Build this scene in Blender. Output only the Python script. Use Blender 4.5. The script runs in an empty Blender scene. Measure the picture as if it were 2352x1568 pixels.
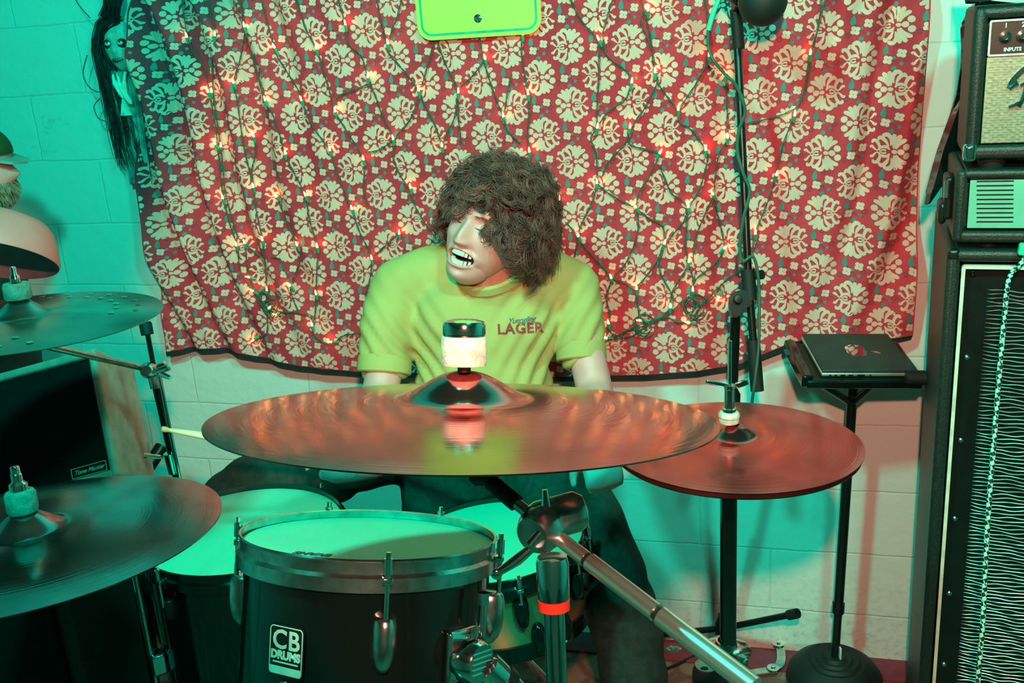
import bpy, bmesh, math, random
from mathutils import Vector, Matrix, noise
from mathutils.bvhtree import BVHTree
random.seed(7)
PI = math.pi
S = bpy.context.scene
COL = S.collection

# ------------------------------------------------------------------ camera
FPX, PITCH, ROLL, CH = 2287.0, math.radians(17.5), math.radians(4.0), 1.65
CAM = Vector((0, 0, CH))
FW = Vector((0, math.cos(PITCH), -math.sin(PITCH)))
_U0 = Vector((0, math.sin(PITCH), math.cos(PITCH)))
_R0 = Vector((1, 0, 0))
RT = _R0 * math.cos(ROLL) - _U0 * math.sin(ROLL)
UP = _U0 * math.cos(ROLL) + _R0 * math.sin(ROLL)
def ray(x, y):
    return FW + RT * ((x - 1176) / FPX) + UP * ((784 - y) / FPX)
def at(x, y, d):                      # photo position + distance along the optical axis -> point in the room
    return CAM + ray(x, y) * d
def at_z(x, y, z):
    r = ray(x, y); return CAM + r * ((z - CH) / r.z)
cd = bpy.data.cameras.new('camera'); co = bpy.data.objects.new('camera', cd); COL.objects.link(co)
cd.sensor_width = 36; cd.lens = 36 * FPX / 2352; cd.clip_start = 0.02
mw = Matrix((RT, UP, -FW)).transposed().to_4x4(); mw.translation = CAM
co.matrix_world = mw; S.camera = co

# ------------------------------------------------------------------ world, lights, exposure
W = bpy.data.worlds.new('world'); S.world = W; W.use_nodes = True
W.node_tree.nodes['Background'].inputs[0].default_value = (0.42, 0.30, 0.33, 1)
W.node_tree.nodes['Background'].inputs[1].default_value = 0.03
S.view_settings.view_transform = 'Standard'; S.view_settings.look = 'None'
S.view_settings.exposure = 0.0; S.view_settings.gamma = 1.0
S.view_settings.use_curve_mapping = False
def aim(o, target):
    o.rotation_euler = (Vector(target) - o.location).to_track_quat('-Z', 'Y').to_euler()
def area(name, loc, target, size, energy, color):
    l = bpy.data.lights.new(name, 'AREA'); l.energy = energy; l.color = color; l.size = size
    o = bpy.data.objects.new(name, l); COL.objects.link(o); o.location = loc; aim(o, target); return o
def spot(name, loc, target, energy, color, angle, blend, radius):
    l = bpy.data.lights.new(name, 'SPOT'); l.energy = energy; l.color = color
    l.spot_size = angle; l.spot_blend = blend; l.shadow_soft_size = radius
    o = bpy.data.objects.new(name, l); COL.objects.link(o); o.location = loc; aim(o, target); return o
area('stage_light_teal', (-0.62, 0.62, 2.62), at(850, 900, 2.3), 0.16, 45, (0.0, 1.0, 0.66))
area('stage_light_teal_right', (0.62, 0.20, 2.62), at(1600, 900, 2.3), 0.22, 46, (0.0, 1.0, 0.66))
spot('camera_flash', (0.05, -0.05, 1.93), at(1640, 720, 2.3), 140, (1.0, 0.44, 0.30), math.radians(62.5), 0.18, 0.03)
spot('added_warm_spot', (0.55, 0.0, 2.0), at(15, 525, 2.0), 120, (1.0, 0.50, 0.40), math.radians(9.5), 0.4, 0.03)  # added warm spot with no known source, pinks the lamp shade and bandmate

# ------------------------------------------------------------------ materials
def mat(name, col, rough=0.5, metal=0.0, var=0.12, scale=30.0, bump=0.0, bscale=200.0, col2=None, spec=0.5, coat=0.0, aniso=0.0,
        emit=None, estr=0.0, sheen=0.0, trans=0.0):
    m = bpy.data.materials.new(name); m.use_nodes = True
    nt = m.node_tree; N = nt.nodes; L = nt.links; b = N['Principled BSDF']
    tc = N.new('ShaderNodeTexCoord'); nz = N.new('ShaderNodeTexNoise')
    nz.inputs['Scale'].default_value = scale; nz.inputs['Detail'].default_value = 4
    L.new(tc.outputs['Object'], nz.inputs['Vector'])
    mx = N.new('ShaderNodeMix'); mx.data_type = 'RGBA'
    c2 = col2 if col2 else tuple(max(0, c * (1 - 2 * var)) for c in col)
    mx.inputs['A'].default_value = (*c2, 1); mx.inputs['B'].default_value = (*col, 1)
    rp = N.new('ShaderNodeValToRGB'); rp.color_ramp.elements[0].position = 0.35; rp.color_ramp.elements[1].position = 0.6
    L.new(nz.outputs[0], rp.inputs[0]); L.new(rp.outputs[0], mx.inputs['Factor'])
    L.new(mx.outputs['Result'], b.inputs['Base Color'])
    b.inputs['Roughness'].default_value = rough; b.inputs['Metallic'].default_value = metal
    b.inputs['Specular IOR Level'].default_value = spec
    b.inputs['Coat Weight'].default_value = coat; b.inputs['Coat Roughness'].default_value = 0.08
    b.inputs['Sheen Weight'].default_value = sheen
    b.inputs['Transmission Weight'].default_value = trans
    if aniso:
        b.inputs['Anisotropic'].default_value = aniso
        tg = N.new('ShaderNodeTangent'); tg.direction_type = 'RADIAL'; tg.axis = 'Z'
        L.new(tg.outputs[0], b.inputs['Tangent'])
    if bump:
        n2 = N.new('ShaderNodeTexNoise'); n2.inputs['Scale'].default_value = bscale; n2.inputs['Detail'].default_value = 3
        L.new(tc.outputs['Object'], n2.inputs['Vector'])
        bp = N.new('ShaderNodeBump'); bp.inputs['Strength'].default_value = bump; bp.inputs['Distance'].default_value = 0.002
        L.new(n2.outputs[0], bp.inputs['Height']); L.new(bp.outputs[0], b.inputs['Normal'])
    if emit:
        b.inputs['Emission Color'].default_value = (*emit, 1); b.inputs['Emission Strength'].default_value = estr
    return m

def wall_mat():
    m = bpy.data.materials.new('painted_block'); m.use_nodes = True
    nt = m.node_tree; N = nt.nodes; L = nt.links; b = N['Principled BSDF']
    tc = N.new('ShaderNodeTexCoord'); sp = N.new('ShaderNodeSeparateXYZ'); cb = N.new('ShaderNodeCombineXYZ')
    L.new(tc.outputs['Object'], sp.inputs[0]); L.new(sp.outputs[0], cb.inputs[0]); L.new(sp.outputs[2], cb.inputs[1])
    # wobble so the joints are not ruler-straight
    nw = N.new('ShaderNodeTexNoise'); nw.inputs['Scale'].default_value = 9; L.new(cb.outputs[0], nw.inputs['Vector'])
    vm = N.new('ShaderNodeVectorMath'); vm.operation = 'MULTIPLY_ADD'; vm.inputs[1].default_value = (0.012, 0.012, 0)
    L.new(nw.outputs['Color'], vm.inputs[0]); L.new(cb.outputs[0], vm.inputs[2])
    mp = N.new('ShaderNodeMapping'); mp.inputs['Location'].default_value = (0.10, -0.138, 0); L.new(vm.outputs[0], mp.inputs['Vector'])
    br = N.new('ShaderNodeTexBrick'); br.inputs['Scale'].default_value = 1; br.inputs['Brick Width'].default_value = 0.36
    br.inputs['Row Height'].default_value = 0.178; br.inputs['Mortar Size'].default_value = 0.004; br.inputs['Mortar Smooth'].default_value = 0.9
    br.inputs['Color1'].default_value = (0.80, 0.80, 0.78, 1); br.inputs['Color2'].default_value = (0.76, 0.77, 0.75, 1)
    br.inputs['Mortar'].default_value = (0.72, 0.72, 0.70, 1); L.new(mp.outputs[0], br.inputs['Vector'])
    # worn, peeling patches
    n1 = N.new('ShaderNodeTexNoise'); n1.inputs['Scale'].default_value = 2.3; n1.inputs['Detail'].default_value = 9; n1.inputs['Roughness'].default_value = 0.7
    L.new(cb.outputs[0], n1.inputs['Vector'])
    r1 = N.new('ShaderNodeValToRGB'); r1.color_ramp.elements[0].position = 0.63; r1.color_ramp.elements[1].position = 0.70
    L.new(n1.outputs[0], r1.inputs[0])
    n3 = N.new('ShaderNodeTexNoise'); n3.inputs['Scale'].default_value = 45; n3.inputs['Detail'].default_value = 6; L.new(cb.outputs[0], n3.inputs['Vector'])
    r3 = N.new('ShaderNodeValToRGB'); r3.color_ramp.elements[0].position = 0.45; r3.color_ramp.elements[1].position = 0.62
    L.new(n3.outputs[0], r3.inputs[0])
    mu = N.new('ShaderNodeMath'); mu.operation = 'MULTIPLY'; L.new(r1.outputs[0], mu.inputs[0]); L.new(r3.outputs[0], mu.inputs[1])
    # dirt speckles growing near the floor
    zr = N.new('ShaderNodeMapRange'); zr.inputs['From Min'].default_value = 0.30; zr.inputs['From Max'].default_value = -0.25
    L.new(sp.outputs[2], zr.inputs['Value'])
    n4 = N.new('ShaderNodeTexNoise'); n4.inputs['Scale'].default_value = 60; n4.inputs['Detail'].default_value = 5; L.new(cb.outputs[0], n4.inputs['Vector'])
    r4 = N.new('ShaderNodeValToRGB'); r4.color_ramp.elements[0].position = 0.5; r4.color_ramp.elements[1].position = 0.72
    L.new(n4.outputs[0], r4.inputs[0])
    mu2 = N.new('ShaderNodeMath'); mu2.operation = 'MULTIPLY'; L.new(zr.outputs[0], mu2.inputs[0]); L.new(r4.outputs[0], mu2.inputs[1])
    ad = N.new('ShaderNodeMath'); ad.operation = 'MAXIMUM'; L.new(mu.outputs[0], ad.inputs[0]); L.new(mu2.outputs[0], ad.inputs[1])
    mx = N.new('ShaderNodeMix'); mx.data_type = 'RGBA'; L.new(ad.outputs[0], mx.inputs['Factor'])
    L.new(br.outputs['Color'], mx.inputs['A']); mx.inputs['B'].default_value = (0.34, 0.32, 0.31, 1)
    L.new(mx.outputs['Result'], b.inputs['Base Color']); b.inputs['Roughness'].default_value = 0.75
    n5 = N.new('ShaderNodeTexNoise'); n5.inputs['Scale'].default_value = 25; n5.inputs['Detail'].default_value = 8; L.new(cb.outputs[0], n5.inputs['Vector'])
    s1 = N.new('ShaderNodeMath'); s1.operation = 'MULTIPLY_ADD'; s1.inputs[1].default_value = -0.5; L.new(br.outputs['Fac'], s1.inputs[0]); L.new(n5.outputs[0], s1.inputs[2])
    bp = N.new('ShaderNodeBump'); bp.inputs['Strength'].default_value = 0.6; bp.inputs['Distance'].default_value = 0.004
    L.new(s1.outputs[0], bp.inputs['Height']); L.new(bp.outputs[0], b.inputs['Normal'])
    return m

def carpet_mat():
    m = bpy.data.materials.new('carpet'); m.use_nodes = True
    nt = m.node_tree; N = nt.nodes; L = nt.links; b = N['Principled BSDF']
    tc = N.new('ShaderNodeTexCoord')
    mp = N.new('ShaderNodeMapping'); mp.inputs['Rotation'].default_value = (0, 0, math.radians(30)); L.new(tc.outputs['Object'], mp.inputs['Vector'])
    v = N.new('ShaderNodeTexVoronoi'); v.feature = 'DISTANCE_TO_EDGE'; v.inputs['Scale'].default_value = 9; L.new(mp.outputs[0], v.inputs['Vector'])
    r = N.new('ShaderNodeValToRGB'); e = r.color_ramp.elements
    e[0].position = 0.05; e[0].color = (0.40, 0.19, 0.16, 1); e[1].position = 0.11; e[1].color = (0.62, 0.36, 0.28, 1)
    L.new(v.outputs['Distance'], r.inputs[0])
    n = N.new('ShaderNodeTexNoise'); n.inputs['Scale'].default_value = 320; n.inputs['Detail'].default_value = 2; L.new(tc.outputs['Object'], n.inputs['Vector'])
    mx = N.new('ShaderNodeMix'); mx.data_type = 'RGBA'; mx.blend_type = 'MULTIPLY'; mx.inputs['Factor'].default_value = 0.8
    L.new(r.outputs[0], mx.inputs['A']); L.new(n.outputs[0], mx.inputs['B']); L.new(mx.outputs['Result'], b.inputs['Base Color'])
    b.inputs['Roughness'].default_value = 0.95
    bp = N.new('ShaderNodeBump'); bp.inputs['Strength'].default_value = 0.8; bp.inputs['Distance'].default_value = 0.004
    L.new(n.outputs[0], bp.inputs['Height']); L.new(bp.outputs[0], b.inputs['Normal'])
    return m

def cymbal_mat(name, col, rough, ring=260.0, blotch=0.35):
    m = mat(name, col, rough, 1.0, var=blotch * 0.5, scale=9, aniso=0.82)
    nt = m.node_tree; N = nt.nodes; L = nt.links; b = N['Principled BSDF']
    tc = N.new('ShaderNodeTexCoord'); ln = N.new('ShaderNodeVectorMath'); ln.operation = 'LENGTH'
    L.new(tc.outputs['Object'], ln.inputs[0])
    nz = N.new('ShaderNodeTexNoise'); nz.noise_dimensions = '1D'; nz.inputs['Scale'].default_value = ring; nz.inputs['Detail'].default_value = 3
    L.new(ln.outputs['Value'], nz.inputs['W'])
    nh = N.new('ShaderNodeTexNoise'); nh.inputs['Scale'].default_value = 22; L.new(tc.outputs['Object'], nh.inputs['Vector'])
    ma = N.new('ShaderNodeMath'); ma.operation = 'MULTIPLY_ADD'; ma.inputs[1].default_value = 1.6
    L.new(nh.outputs[0], ma.inputs[0]); L.new(nz.outputs[0], ma.inputs[2])
    bp = N.new('ShaderNodeBump'); bp.inputs['Strength'].default_value = 0.06; bp.inputs['Distance'].default_value = 0.0012
    L.new(ma.outputs[0], bp.inputs['Height']); L.new(bp.outputs[0], b.inputs['Normal'])
    return m

def braid_mat():
    m = bpy.data.materials.new('braided_cable'); m.use_nodes = True
    nt = m.node_tree; N = nt.nodes; L = nt.links; b = N['Principled BSDF']
    tc = N.new('ShaderNodeTexCoord'); mp = N.new('ShaderNodeMapping'); mp.inputs['Rotation'].default_value = (0.5, 0.3, 0)
    L.new(tc.outputs['Object'], mp.inputs['Vector'])
    ck = N.new('ShaderNodeTexChecker'); ck.inputs['Scale'].default_value = 150
    ck.inputs['Color1'].default_value = (0.30, 0.75, 0.60, 1); ck.inputs['Color2'].default_value = (0.01, 0.012, 0.012, 1)
    L.new(mp.outputs[0], ck.inputs['Vector']); L.new(ck.outputs[0], b.inputs['Base Color']); b.inputs['Roughness'].default_value = 0.6
    return m

MT = dict(
    wall=wall_mat(), carpet=carpet_mat(),
    side_wall=mat('painted_side_wall', (0.72, 0.72, 0.70), 0.8, bump=0.2, bscale=30),
    ceiling=mat('ceiling_paint', (0.25, 0.23, 0.22), 0.9),
    chrome=mat('chrome', (0.86, 0.87, 0.86), 0.10, 1.0, var=0.03),
    chrome_satin=mat('satin_chrome', (0.93, 0.94, 0.84), 0.24, 0.97, var=0.02),
    rib=mat('dull_rib_metal', (0.34, 0.36, 0.33), 0.42, 0.8),
    chrome_worn=mat('worn_chrome', (0.72, 0.74, 0.72), 0.22, 1.0, var=0.15, scale=60, bump=0.12, bscale=90),
    black_gloss=mat('black_gloss', (0.003, 0.007, 0.006), 0.13, 0, coat=0.5),
    black_satin=mat('black_satin', (0.006, 0.011, 0.010), 0.34),
    black_rubber=mat('black_rubber', (0.007, 0.011, 0.010), 0.65),
    black_paint=mat('black_powdercoat', (0.006, 0.010, 0.009), 0.3, bump=0.1, bscale=300),
    tolex=mat('black_tolex', (0.013, 0.026, 0.022), 0.42, bump=0.4, bscale=420, var=0.2, scale=200),
    blonde=mat('blonde_tolex', (0.84, 0.40, 0.34), 0.6, bump=0.3, bscale=380),
    grille_black=mat('black_grille_cloth', (0.007, 0.008, 0.008), 0.9, bump=0.6, bscale=600, spec=0.2),
    felt=mat('pale_felt', (0.62, 0.56, 0.50), 0.95, var=0.18, scale=120, bump=0.5, bscale=300),
    felt_green=mat('dark_felt', (0.16, 0.24, 0.20), 0.95, var=0.2, scale=120, bump=0.5, bscale=300),
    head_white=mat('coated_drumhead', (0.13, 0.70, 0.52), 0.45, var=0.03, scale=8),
    wood_shell=mat('natural_wood_shell', (0.90, 0.22, 0.11), 0.25, var=0.12, scale=7, coat=0.4),
    shirt=mat('pale_shirt_cotton', (0.54, 0.42, 0.145), 0.85, var=0.03, scale=12, bump=0.25, bscale=700),
    denim=mat('dark_denim', (0.015, 0.045, 0.036), 0.85, var=0.2, scale=60, bump=0.4, bscale=600),
    skin=mat('skin', (0.90, 0.37, 0.36), 0.48, var=0.05, scale=25, bump=0.08, bscale=250),
    lips=mat('lips', (0.66, 0.30, 0.28), 0.4),
    mouth=mat('mouth_inside', (0.16, 0.04, 0.045), 0.5),
    teeth=mat('teeth', (0.80, 0.76, 0.64), 0.25),
    eye=mat('eye_white', (0.6, 0.6, 0.55), 0.2),
    hair=mat('brown_hair', (0.27, 0.10, 0.085), 0.42, var=0.35, scale=35, spec=0.6),
    hair_black=mat('black_doll_hair', (0.010, 0.012, 0.012), 0.5, var=0.3),
    tapestry=mat('red_cloth', (0.74, 0.042, 0.068), 0.9, var=0.10, scale=5, bump=0.15, bscale=900, col2=(0.58, 0.026, 0.05)),
    cream=mat('cream_print', (0.84, 0.51, 0.43), 0.9, var=0.03),
    teal_print=mat('teal_print', (0.06, 0.26, 0.24), 0.9, var=0.1),
    plum_print=mat('plum_print', (0.30, 0.045, 0.075), 0.9, var=0.1),
    hem=mat('black_hem', (0.015, 0.015, 0.018), 0.9),
    wire=mat('green_wire', (0.025, 0.11, 0.075), 0.5),
    socket=mat('green_socket', (0.02, 0.42, 0.22), 0.4),
    bulb=mat('lit_bulb', (1.0, 0.6, 0.25), 0.3, emit=(1.0, 0.42, 0.10), estr=30),
    sign=mat('lime_sign_sheet', (0.58, 0.78, 0.12), 0.5, var=0.03, scale=6),
    sign_line=mat('green_sign_ink', (0.0, 0.50, 0.30), 0.5),
    red_plastic=mat('red_plastic', (0.80, 0.05, 0.03), 0.35),
    stick=mat('pale_drumstick_wood', (0.85, 0.80, 0.48), 0.5, var=0.08, scale=40),
    green_tube=mat('bright_green_sleeve', (0.02, 0.85, 0.45), 0.4),
    silver=mat('silver_aluminium', (0.75, 0.75, 0.72), 0.35, 0.8),
    lid=mat('space_grey_lid', (0.03, 0.055, 0.052), 0.45, 0.3),
    mirror=mat('mirror_logo', (0.9, 0.85, 0.85), 0.04, 1.0, var=0.0),
    mint_panel=mat('mint_metal_panel', (0.17, 0.56, 0.42), 0.4, 0.2, var=0.05),
    white_trim=mat('cream_piping', (0.80, 0.80, 0.66), 0.5),
    white_ink=mat('white_ink', (0.75, 0.78, 0.72), 0.6),
    badge_ink=mat('pale_badge_ink', (0.45, 0.66, 0.58), 0.5),
    silver_cloth=mat('silver_sparkle_cloth', (0.36, 0.44, 0.32), 0.34, 0.4, var=0.15, scale=160),
    red_ink=mat('dark_red_ink', (0.42, 0.05, 0.06), 0.8), blue_ink=mat('navy_ink', (0.02, 0.16, 0.26), 0.8),
    doll_skin=mat('grey_doll_skin', (0.52, 0.56, 0.52), 0.7, var=0.15, scale=50),
    doll_dark=mat('black_doll_paint', (0.012, 0.014, 0.014), 0.8),
    doll_cloth=mat('grey_doll_cloth', (0.60, 0.64, 0.60), 0.85, var=0.3, scale=25),
    doll_eye=mat('pale_doll_eye', (0.75, 0.85, 0.78), 0.3),
    lamp_shade=mat('pale_pink_shade', (0.76, 0.21, 0.21), 0.5, var=0.03), shade_in=mat('dusky_shade_lining', (0.30, 0.17, 0.19), 0.7),
    cap=mat('dark_olive_cap', (0.05, 0.065, 0.02), 0.85), cap_trim=mat('grey_cap_trim', (0.35, 0.42, 0.40), 0.8),
    beard=mat('grey_beard', (0.34, 0.33, 0.22), 0.8, var=0.3, scale=70), dark_cloth=mat('dark_cloth', (0.02, 0.03, 0.03), 0.85),
    foil=mat('foil', (0.6, 0.85, 0.75), 0.15, 0.9), crash=cymbal_mat('copper_cymbal', (0.80, 0.19, 0.20), 0.13),
    hat=cymbal_mat('copper_hihat', (0.80, 0.19, 0.20), 0.17), ride=cymbal_mat('polished_cymbal', (0.78, 0.40, 0.44), 0.14),
    holey=cymbal_mat('grooved_cymbal', (0.62, 0.48, 0.46), 0.30, ring=700), braid=braid_mat(),
)

# ------------------------------------------------------------------ mesh builder
def wm(o):
    m = o.matrix_basis.copy()
    while o.parent: o = o.parent; m = o.matrix_basis @ m
    return m
def frame(z, x=(1, 0, 0), loc=(0, 0, 0)):            # right-handed frame with given z axis
    z = Vector(z).normalized(); x = Vector(x); x = (x - z * x.dot(z)).normalized(); y = z.cross(x)
    m = Matrix((x, y, z)).transposed().to_4x4(); m.translation = Vector(loc); return m
class MB:
    def __init__(s): s.bm = bmesh.new(); s.mi = 0
    def face(s, vs):
        try: f = s.bm.faces.new(vs); f.material_index = s.mi; f.smooth = True; return f
        except ValueError: return None
    def box(s, size, M=Matrix(), bev=0.0):
        n0 = len(s.bm.verts); r = bmesh.ops.create_cube(s.bm, size=1, matrix=M @ Matrix.Diagonal((*size, 1)))
        fs = set(f for v in r['verts'] for f in v.link_faces)
        for f in fs: f.material_index = s.mi
        if bev:
            es = list(set(e for v in r['verts'] for e in v.link_edges))
            q = bmesh.ops.bevel(s.bm, geom=es, offset=bev, segments=3, profile=0.5, affect='EDGES')
            for f in q['faces']: f.material_index = s.mi; f.smooth = True
        return s
    def tube(s, pts, r, seg=8, cap=True):
        pts = [Vector(p) for p in pts]; n = len(pts)
        rs = r if isinstance(r, (list, tuple)) else [r] * n
        t = (pts[1] - pts[0]).normalized(); a = Vector((0, 0, 1)) if abs(t.z) < 0.9 else Vector((1, 0, 0))
        u = t.cross(a).normalized(); rings = []
        for i in range(n):
            d = pts[min(i + 1, n - 1)] - pts[max(i - 1, 0)]
            if d.length > 1e-9: t = d.normalized()
            u = (u - t * u.dot(t)); u = u.normalized() if u.length > 1e-9 else t.orthogonal().normalized()
            v = t.cross(u)
            rings.append([s.bm.verts.new(pts[i] + (u * math.cos(2 * PI * k / seg) + v * math.sin(2 * PI * k / seg)) * rs[i]) for k in range(seg)])
        for i in range(n - 1):
            for k in range(seg):
                s.face((rings[i][k], rings[i][(k + 1) % seg], rings[i + 1][(k + 1) % seg], rings[i + 1][k]))
        if cap: s.face(rings[0][::-1]); s.face(rings[-1])
        return s
    def cyl(s, a, b, r, seg=20, r2=None):
        return s.tube([a, b], [r, r if r2 is None else r2], seg)
    def lathe(s, prof, M=Matrix(), seg=48, sx=1.0, sy=1.0, a0=0.0, a1=2 * PI):
        full = abs(a1 - a0 - 2 * PI) < 1e-6; n = seg if full else seg + 1; rings = []
        for r, z in prof:
            if r < 1e-6: rings.append([s.bm.verts.new(M @ Vector((0, 0, z)))] * n)
            else: rings.append([s.bm.verts.new(M @ Vector((r * math.cos(a0 + (a1 - a0) * k / seg) * sx, r * math.sin(a0 + (a1 - a0) * k / seg) * sy, z))) for k in range(n)])
        for i in range(len(rings) - 1):
            for k in range(seg):
                q = [rings[i][k], rings[i][(k + 1) % n], rings[i + 1][(k + 1) % n], rings[i + 1][k]]
                o = []
                for v in q:
                    if v not in o: o.append(v)
                if len(o) > 2: s.face(o)
        return s
    def ball(s, c, r, M=None, sc=(1, 1, 1), seg=20):
        m = Matrix.Translation(Vector(c)) @ (M if M else Matrix()) @ Matrix.Diagonal((r * sc[0], r * sc[1], r * sc[2], 1))
        q = bmesh.ops.create_uvsphere(s.bm, u_segments=seg, v_segments=max(6, seg * 2 // 3), radius=1, matrix=m)
        for f in set(f for v in q['verts'] for f in v.link_faces): f.material_index = s.mi; f.smooth = True
        return s
    def grid(s, fn, nu, nv):
        g = [[s.bm.verts.new(fn(i / nu, j / nv)) for j in range(nv + 1)] for i in range(nu + 1)]
        for i in range(nu):
            for j in range(nv): s.face((g[i][j], g[i + 1][j], g[i + 1][j + 1], g[i][j + 1]))
        return s
    def prism(s, pts, h, M=Matrix()):                 # 2-D outline extruded along local z from 0 to h
        a = [s.bm.verts.new(M @ Vector((x, y, 0))) for x, y in pts]; b = [s.bm.verts.new(M @ Vector((x, y, h))) for x, y in pts]
        n = len(pts)
        for i in range(n):
            f = s.face((a[i], a[(i + 1) % n], b[(i + 1) % n], b[i]))
            if f: f.smooth = False
        for f in (s.face(a[::-1]), s.face(b)):
            if f: f.smooth = False
        return s
    def add_mesh(s, me, M=Matrix()):
        t = bmesh.new(); t.from_mesh(me); t.transform(M)
        mp = {v: s.bm.verts.new(v.co) for v in t.verts}
        for f in t.faces: s.face([mp[v] for v in f.verts])
        t.free(); return s
    def build(s, name, m, parent=None, loc=None, flat=False, autosmooth=40):
        me = bpy.data.meshes.new(name)
        bmesh.ops.recalc_face_normals(s.bm, faces=s.bm.faces)
        T = wm(parent).inverted() if parent else (Matrix.Translation(-Vector(loc)) if loc is not None else Matrix())
        s.bm.transform(T)
        if not flat and autosmooth:
            lim = math.radians(autosmooth)
            for e in s.bm.edges:
                if len(e.link_faces) == 2 and e.calc_face_angle(0) > lim: e.smooth = False
        if flat:
            for f in s.bm.faces: f.smooth = False
        s.bm.to_mesh(me); s.bm.free()
        for q in (m if isinstance(m, (list, tuple)) else [m]): me.materials.append(MT[q])
        o = bpy.data.objects.new(name, me); COL.objects.link(o)
        if parent: o.parent = parent
        elif loc is not None: o.location = loc
        return o
def tag(o, label=None, cat=None, group=None, kind=None):
    if label: o['label'] = label
    if cat: o['category'] = cat
    if group: o['group'] = group
    if kind: o['kind'] = kind
    return o
def thing(name, label, cat, M, group=None):
    o = bpy.data.objects.new(name, None); COL.objects.link(o); o.empty_display_size = 0.05
    if not isinstance(M, Matrix): M = Matrix.Translation(Vector(M))
    o.matrix_basis = M; return tag(o, label, cat, group)
def smooth_path(pts, n=6):                            # Catmull-Rom through the points
    pts = [Vector(p) for p in pts]; out = []
    for i in range(len(pts) - 1):
        p0 = pts[max(i - 1, 0)]; p1 = pts[i]; p2 = pts[i + 1]; p3 = pts[min(i + 2, len(pts) - 1)]
        for k in range(n):
            t = k / n
            out.append(0.5 * ((2 * p1) + (p2 - p0) * t + (2 * p0 - 5 * p1 + 4 * p2 - p3) * t * t + (3 * p1 - p0 - 3 * p2 + p3) * t ** 3))
    out.append(pts[-1]); return out
def text_mesh(body, size, shear=0.0, bold=0.0, extrude=0.0004, spacing=1.0):
    c = bpy.data.curves.new('lettering', 'FONT'); c.body = body; c.size = size; c.shear = shear; c.offset = bold
    c.extrude = extrude; c.align_x = 'CENTER'; c.align_y = 'CENTER'; c.space_character = spacing; c.resolution_u = 3
    o = bpy.data.objects.new('lettering', c); COL.objects.link(o)
    dg = bpy.context.evaluated_depsgraph_get(); me = bpy.data.meshes.new_from_object(o.evaluated_get(dg))
    bpy.data.objects.remove(o); return me
def voxel(parts, size, smooth=6, fac=0.5):            # union of closed shapes into one continuous skin
    me = bpy.data.meshes.new('blend'); parts.bm.to_mesh(me); parts.bm.free()
    o = bpy.data.objects.new('blend', me); COL.objects.link(o)
    r = o.modifiers.new('r', 'REMESH'); r.mode = 'VOXEL'; r.voxel_size = size; r.use_smooth_shade = True
    k = o.modifiers.new('s', 'SMOOTH'); k.iterations = smooth; k.factor = fac
    dg = bpy.context.evaluated_depsgraph_get(); out = bpy.data.meshes.new_from_object(o.evaluated_get(dg))
    bpy.data.objects.remove(o); return out
def capsule(b, pts, rs, seg=16):
    P_ = smooth_path(pts, 5); n = len(P_); R_ = []
    for i in range(n):
        t = i / (n - 1) * (len(rs) - 1); k = min(int(t), len(rs) - 2); R_.append(rs[k] + (rs[k + 1] - rs[k]) * (t - k))
    b.tube(P_, R_, seg); b.ball(P_[0], R_[0] * 0.98, seg=seg); b.ball(P_[-1], R_[-1] * 0.98, seg=seg)

# ------------------------------------------------------------------ room
_a, _b = at_z(1702, 1488, 0), at_z(2070, 1521, 0)
WD = (_b - _a); WD.z = 0; WD.normalize()              # along the wall, to the right
WN = Vector((WD.y, -WD.x, 0))                         # out of the wall, into the room
if WN.y > 0: WN = -WN
WO = _a.copy()
WROT = math.atan2(WD.y, WD.x)
def wpt(px, py, off=0.0):
    r = ray(px, py); t = ((WO + WN * off - CAM).dot(WN)) / r.dot(WN); return CAM + r * t
def sz(p): return (p - WO).dot(WD), p.z
def wxyz(s, z, off): return WO + WD * s + WN * off + Vector((0, 0, z))
WM = Matrix.Rotation(WROT, 4, 'Z'); WM.translation = WO
b = MB(); b.box((6.4, 0.12, 2.7), Matrix.Translation((-0.4, 0.06 if (Matrix.Rotation(WROT, 3, 'Z') @ Vector((0, 1, 0))).dot(WN) < 0 else -0.06, 1.35)))
o = b.build('wall_back', 'wall'); o.matrix_basis = WM; tag(o, kind='structure')
b = MB(); b.box((8, 8, 0.1), Matrix.Translation((0, 0.2, -0.05))); tag(b.build('floor', 'carpet'), kind='structure')
b = MB(); b.box((8, 8, 0.1), Matrix.Translation((0, 0.2, 2.72))); tag(b.build('ceiling', 'ceiling'), kind='structure')
for nm_, size_, loc_ in (('wall_left', (.1, 6.4, 2.7), (-3.1, .2, 1.35)), ('wall_right', (.1, 6.4, 2.7), (2.62, -.7, 1.35)), ('wall_front', (6.4, .1, 2.7), (-.2, -2.6, 1.35))):
    b = MB(); b.box(size_, Matrix()); o = b.build(nm_, 'side_wall'); o.location = loc_; tag(o, kind='structure')
b = MB(); b.box((6.3, 0.09, 0.008), WM @ Matrix.Translation((-0.4, -0.045, 0.004)), bev=0.002); tag(b.build('floor_strip_1', 'plum_print'), kind='structure')  # thin dark plum strip on the floor along the back wall

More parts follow.
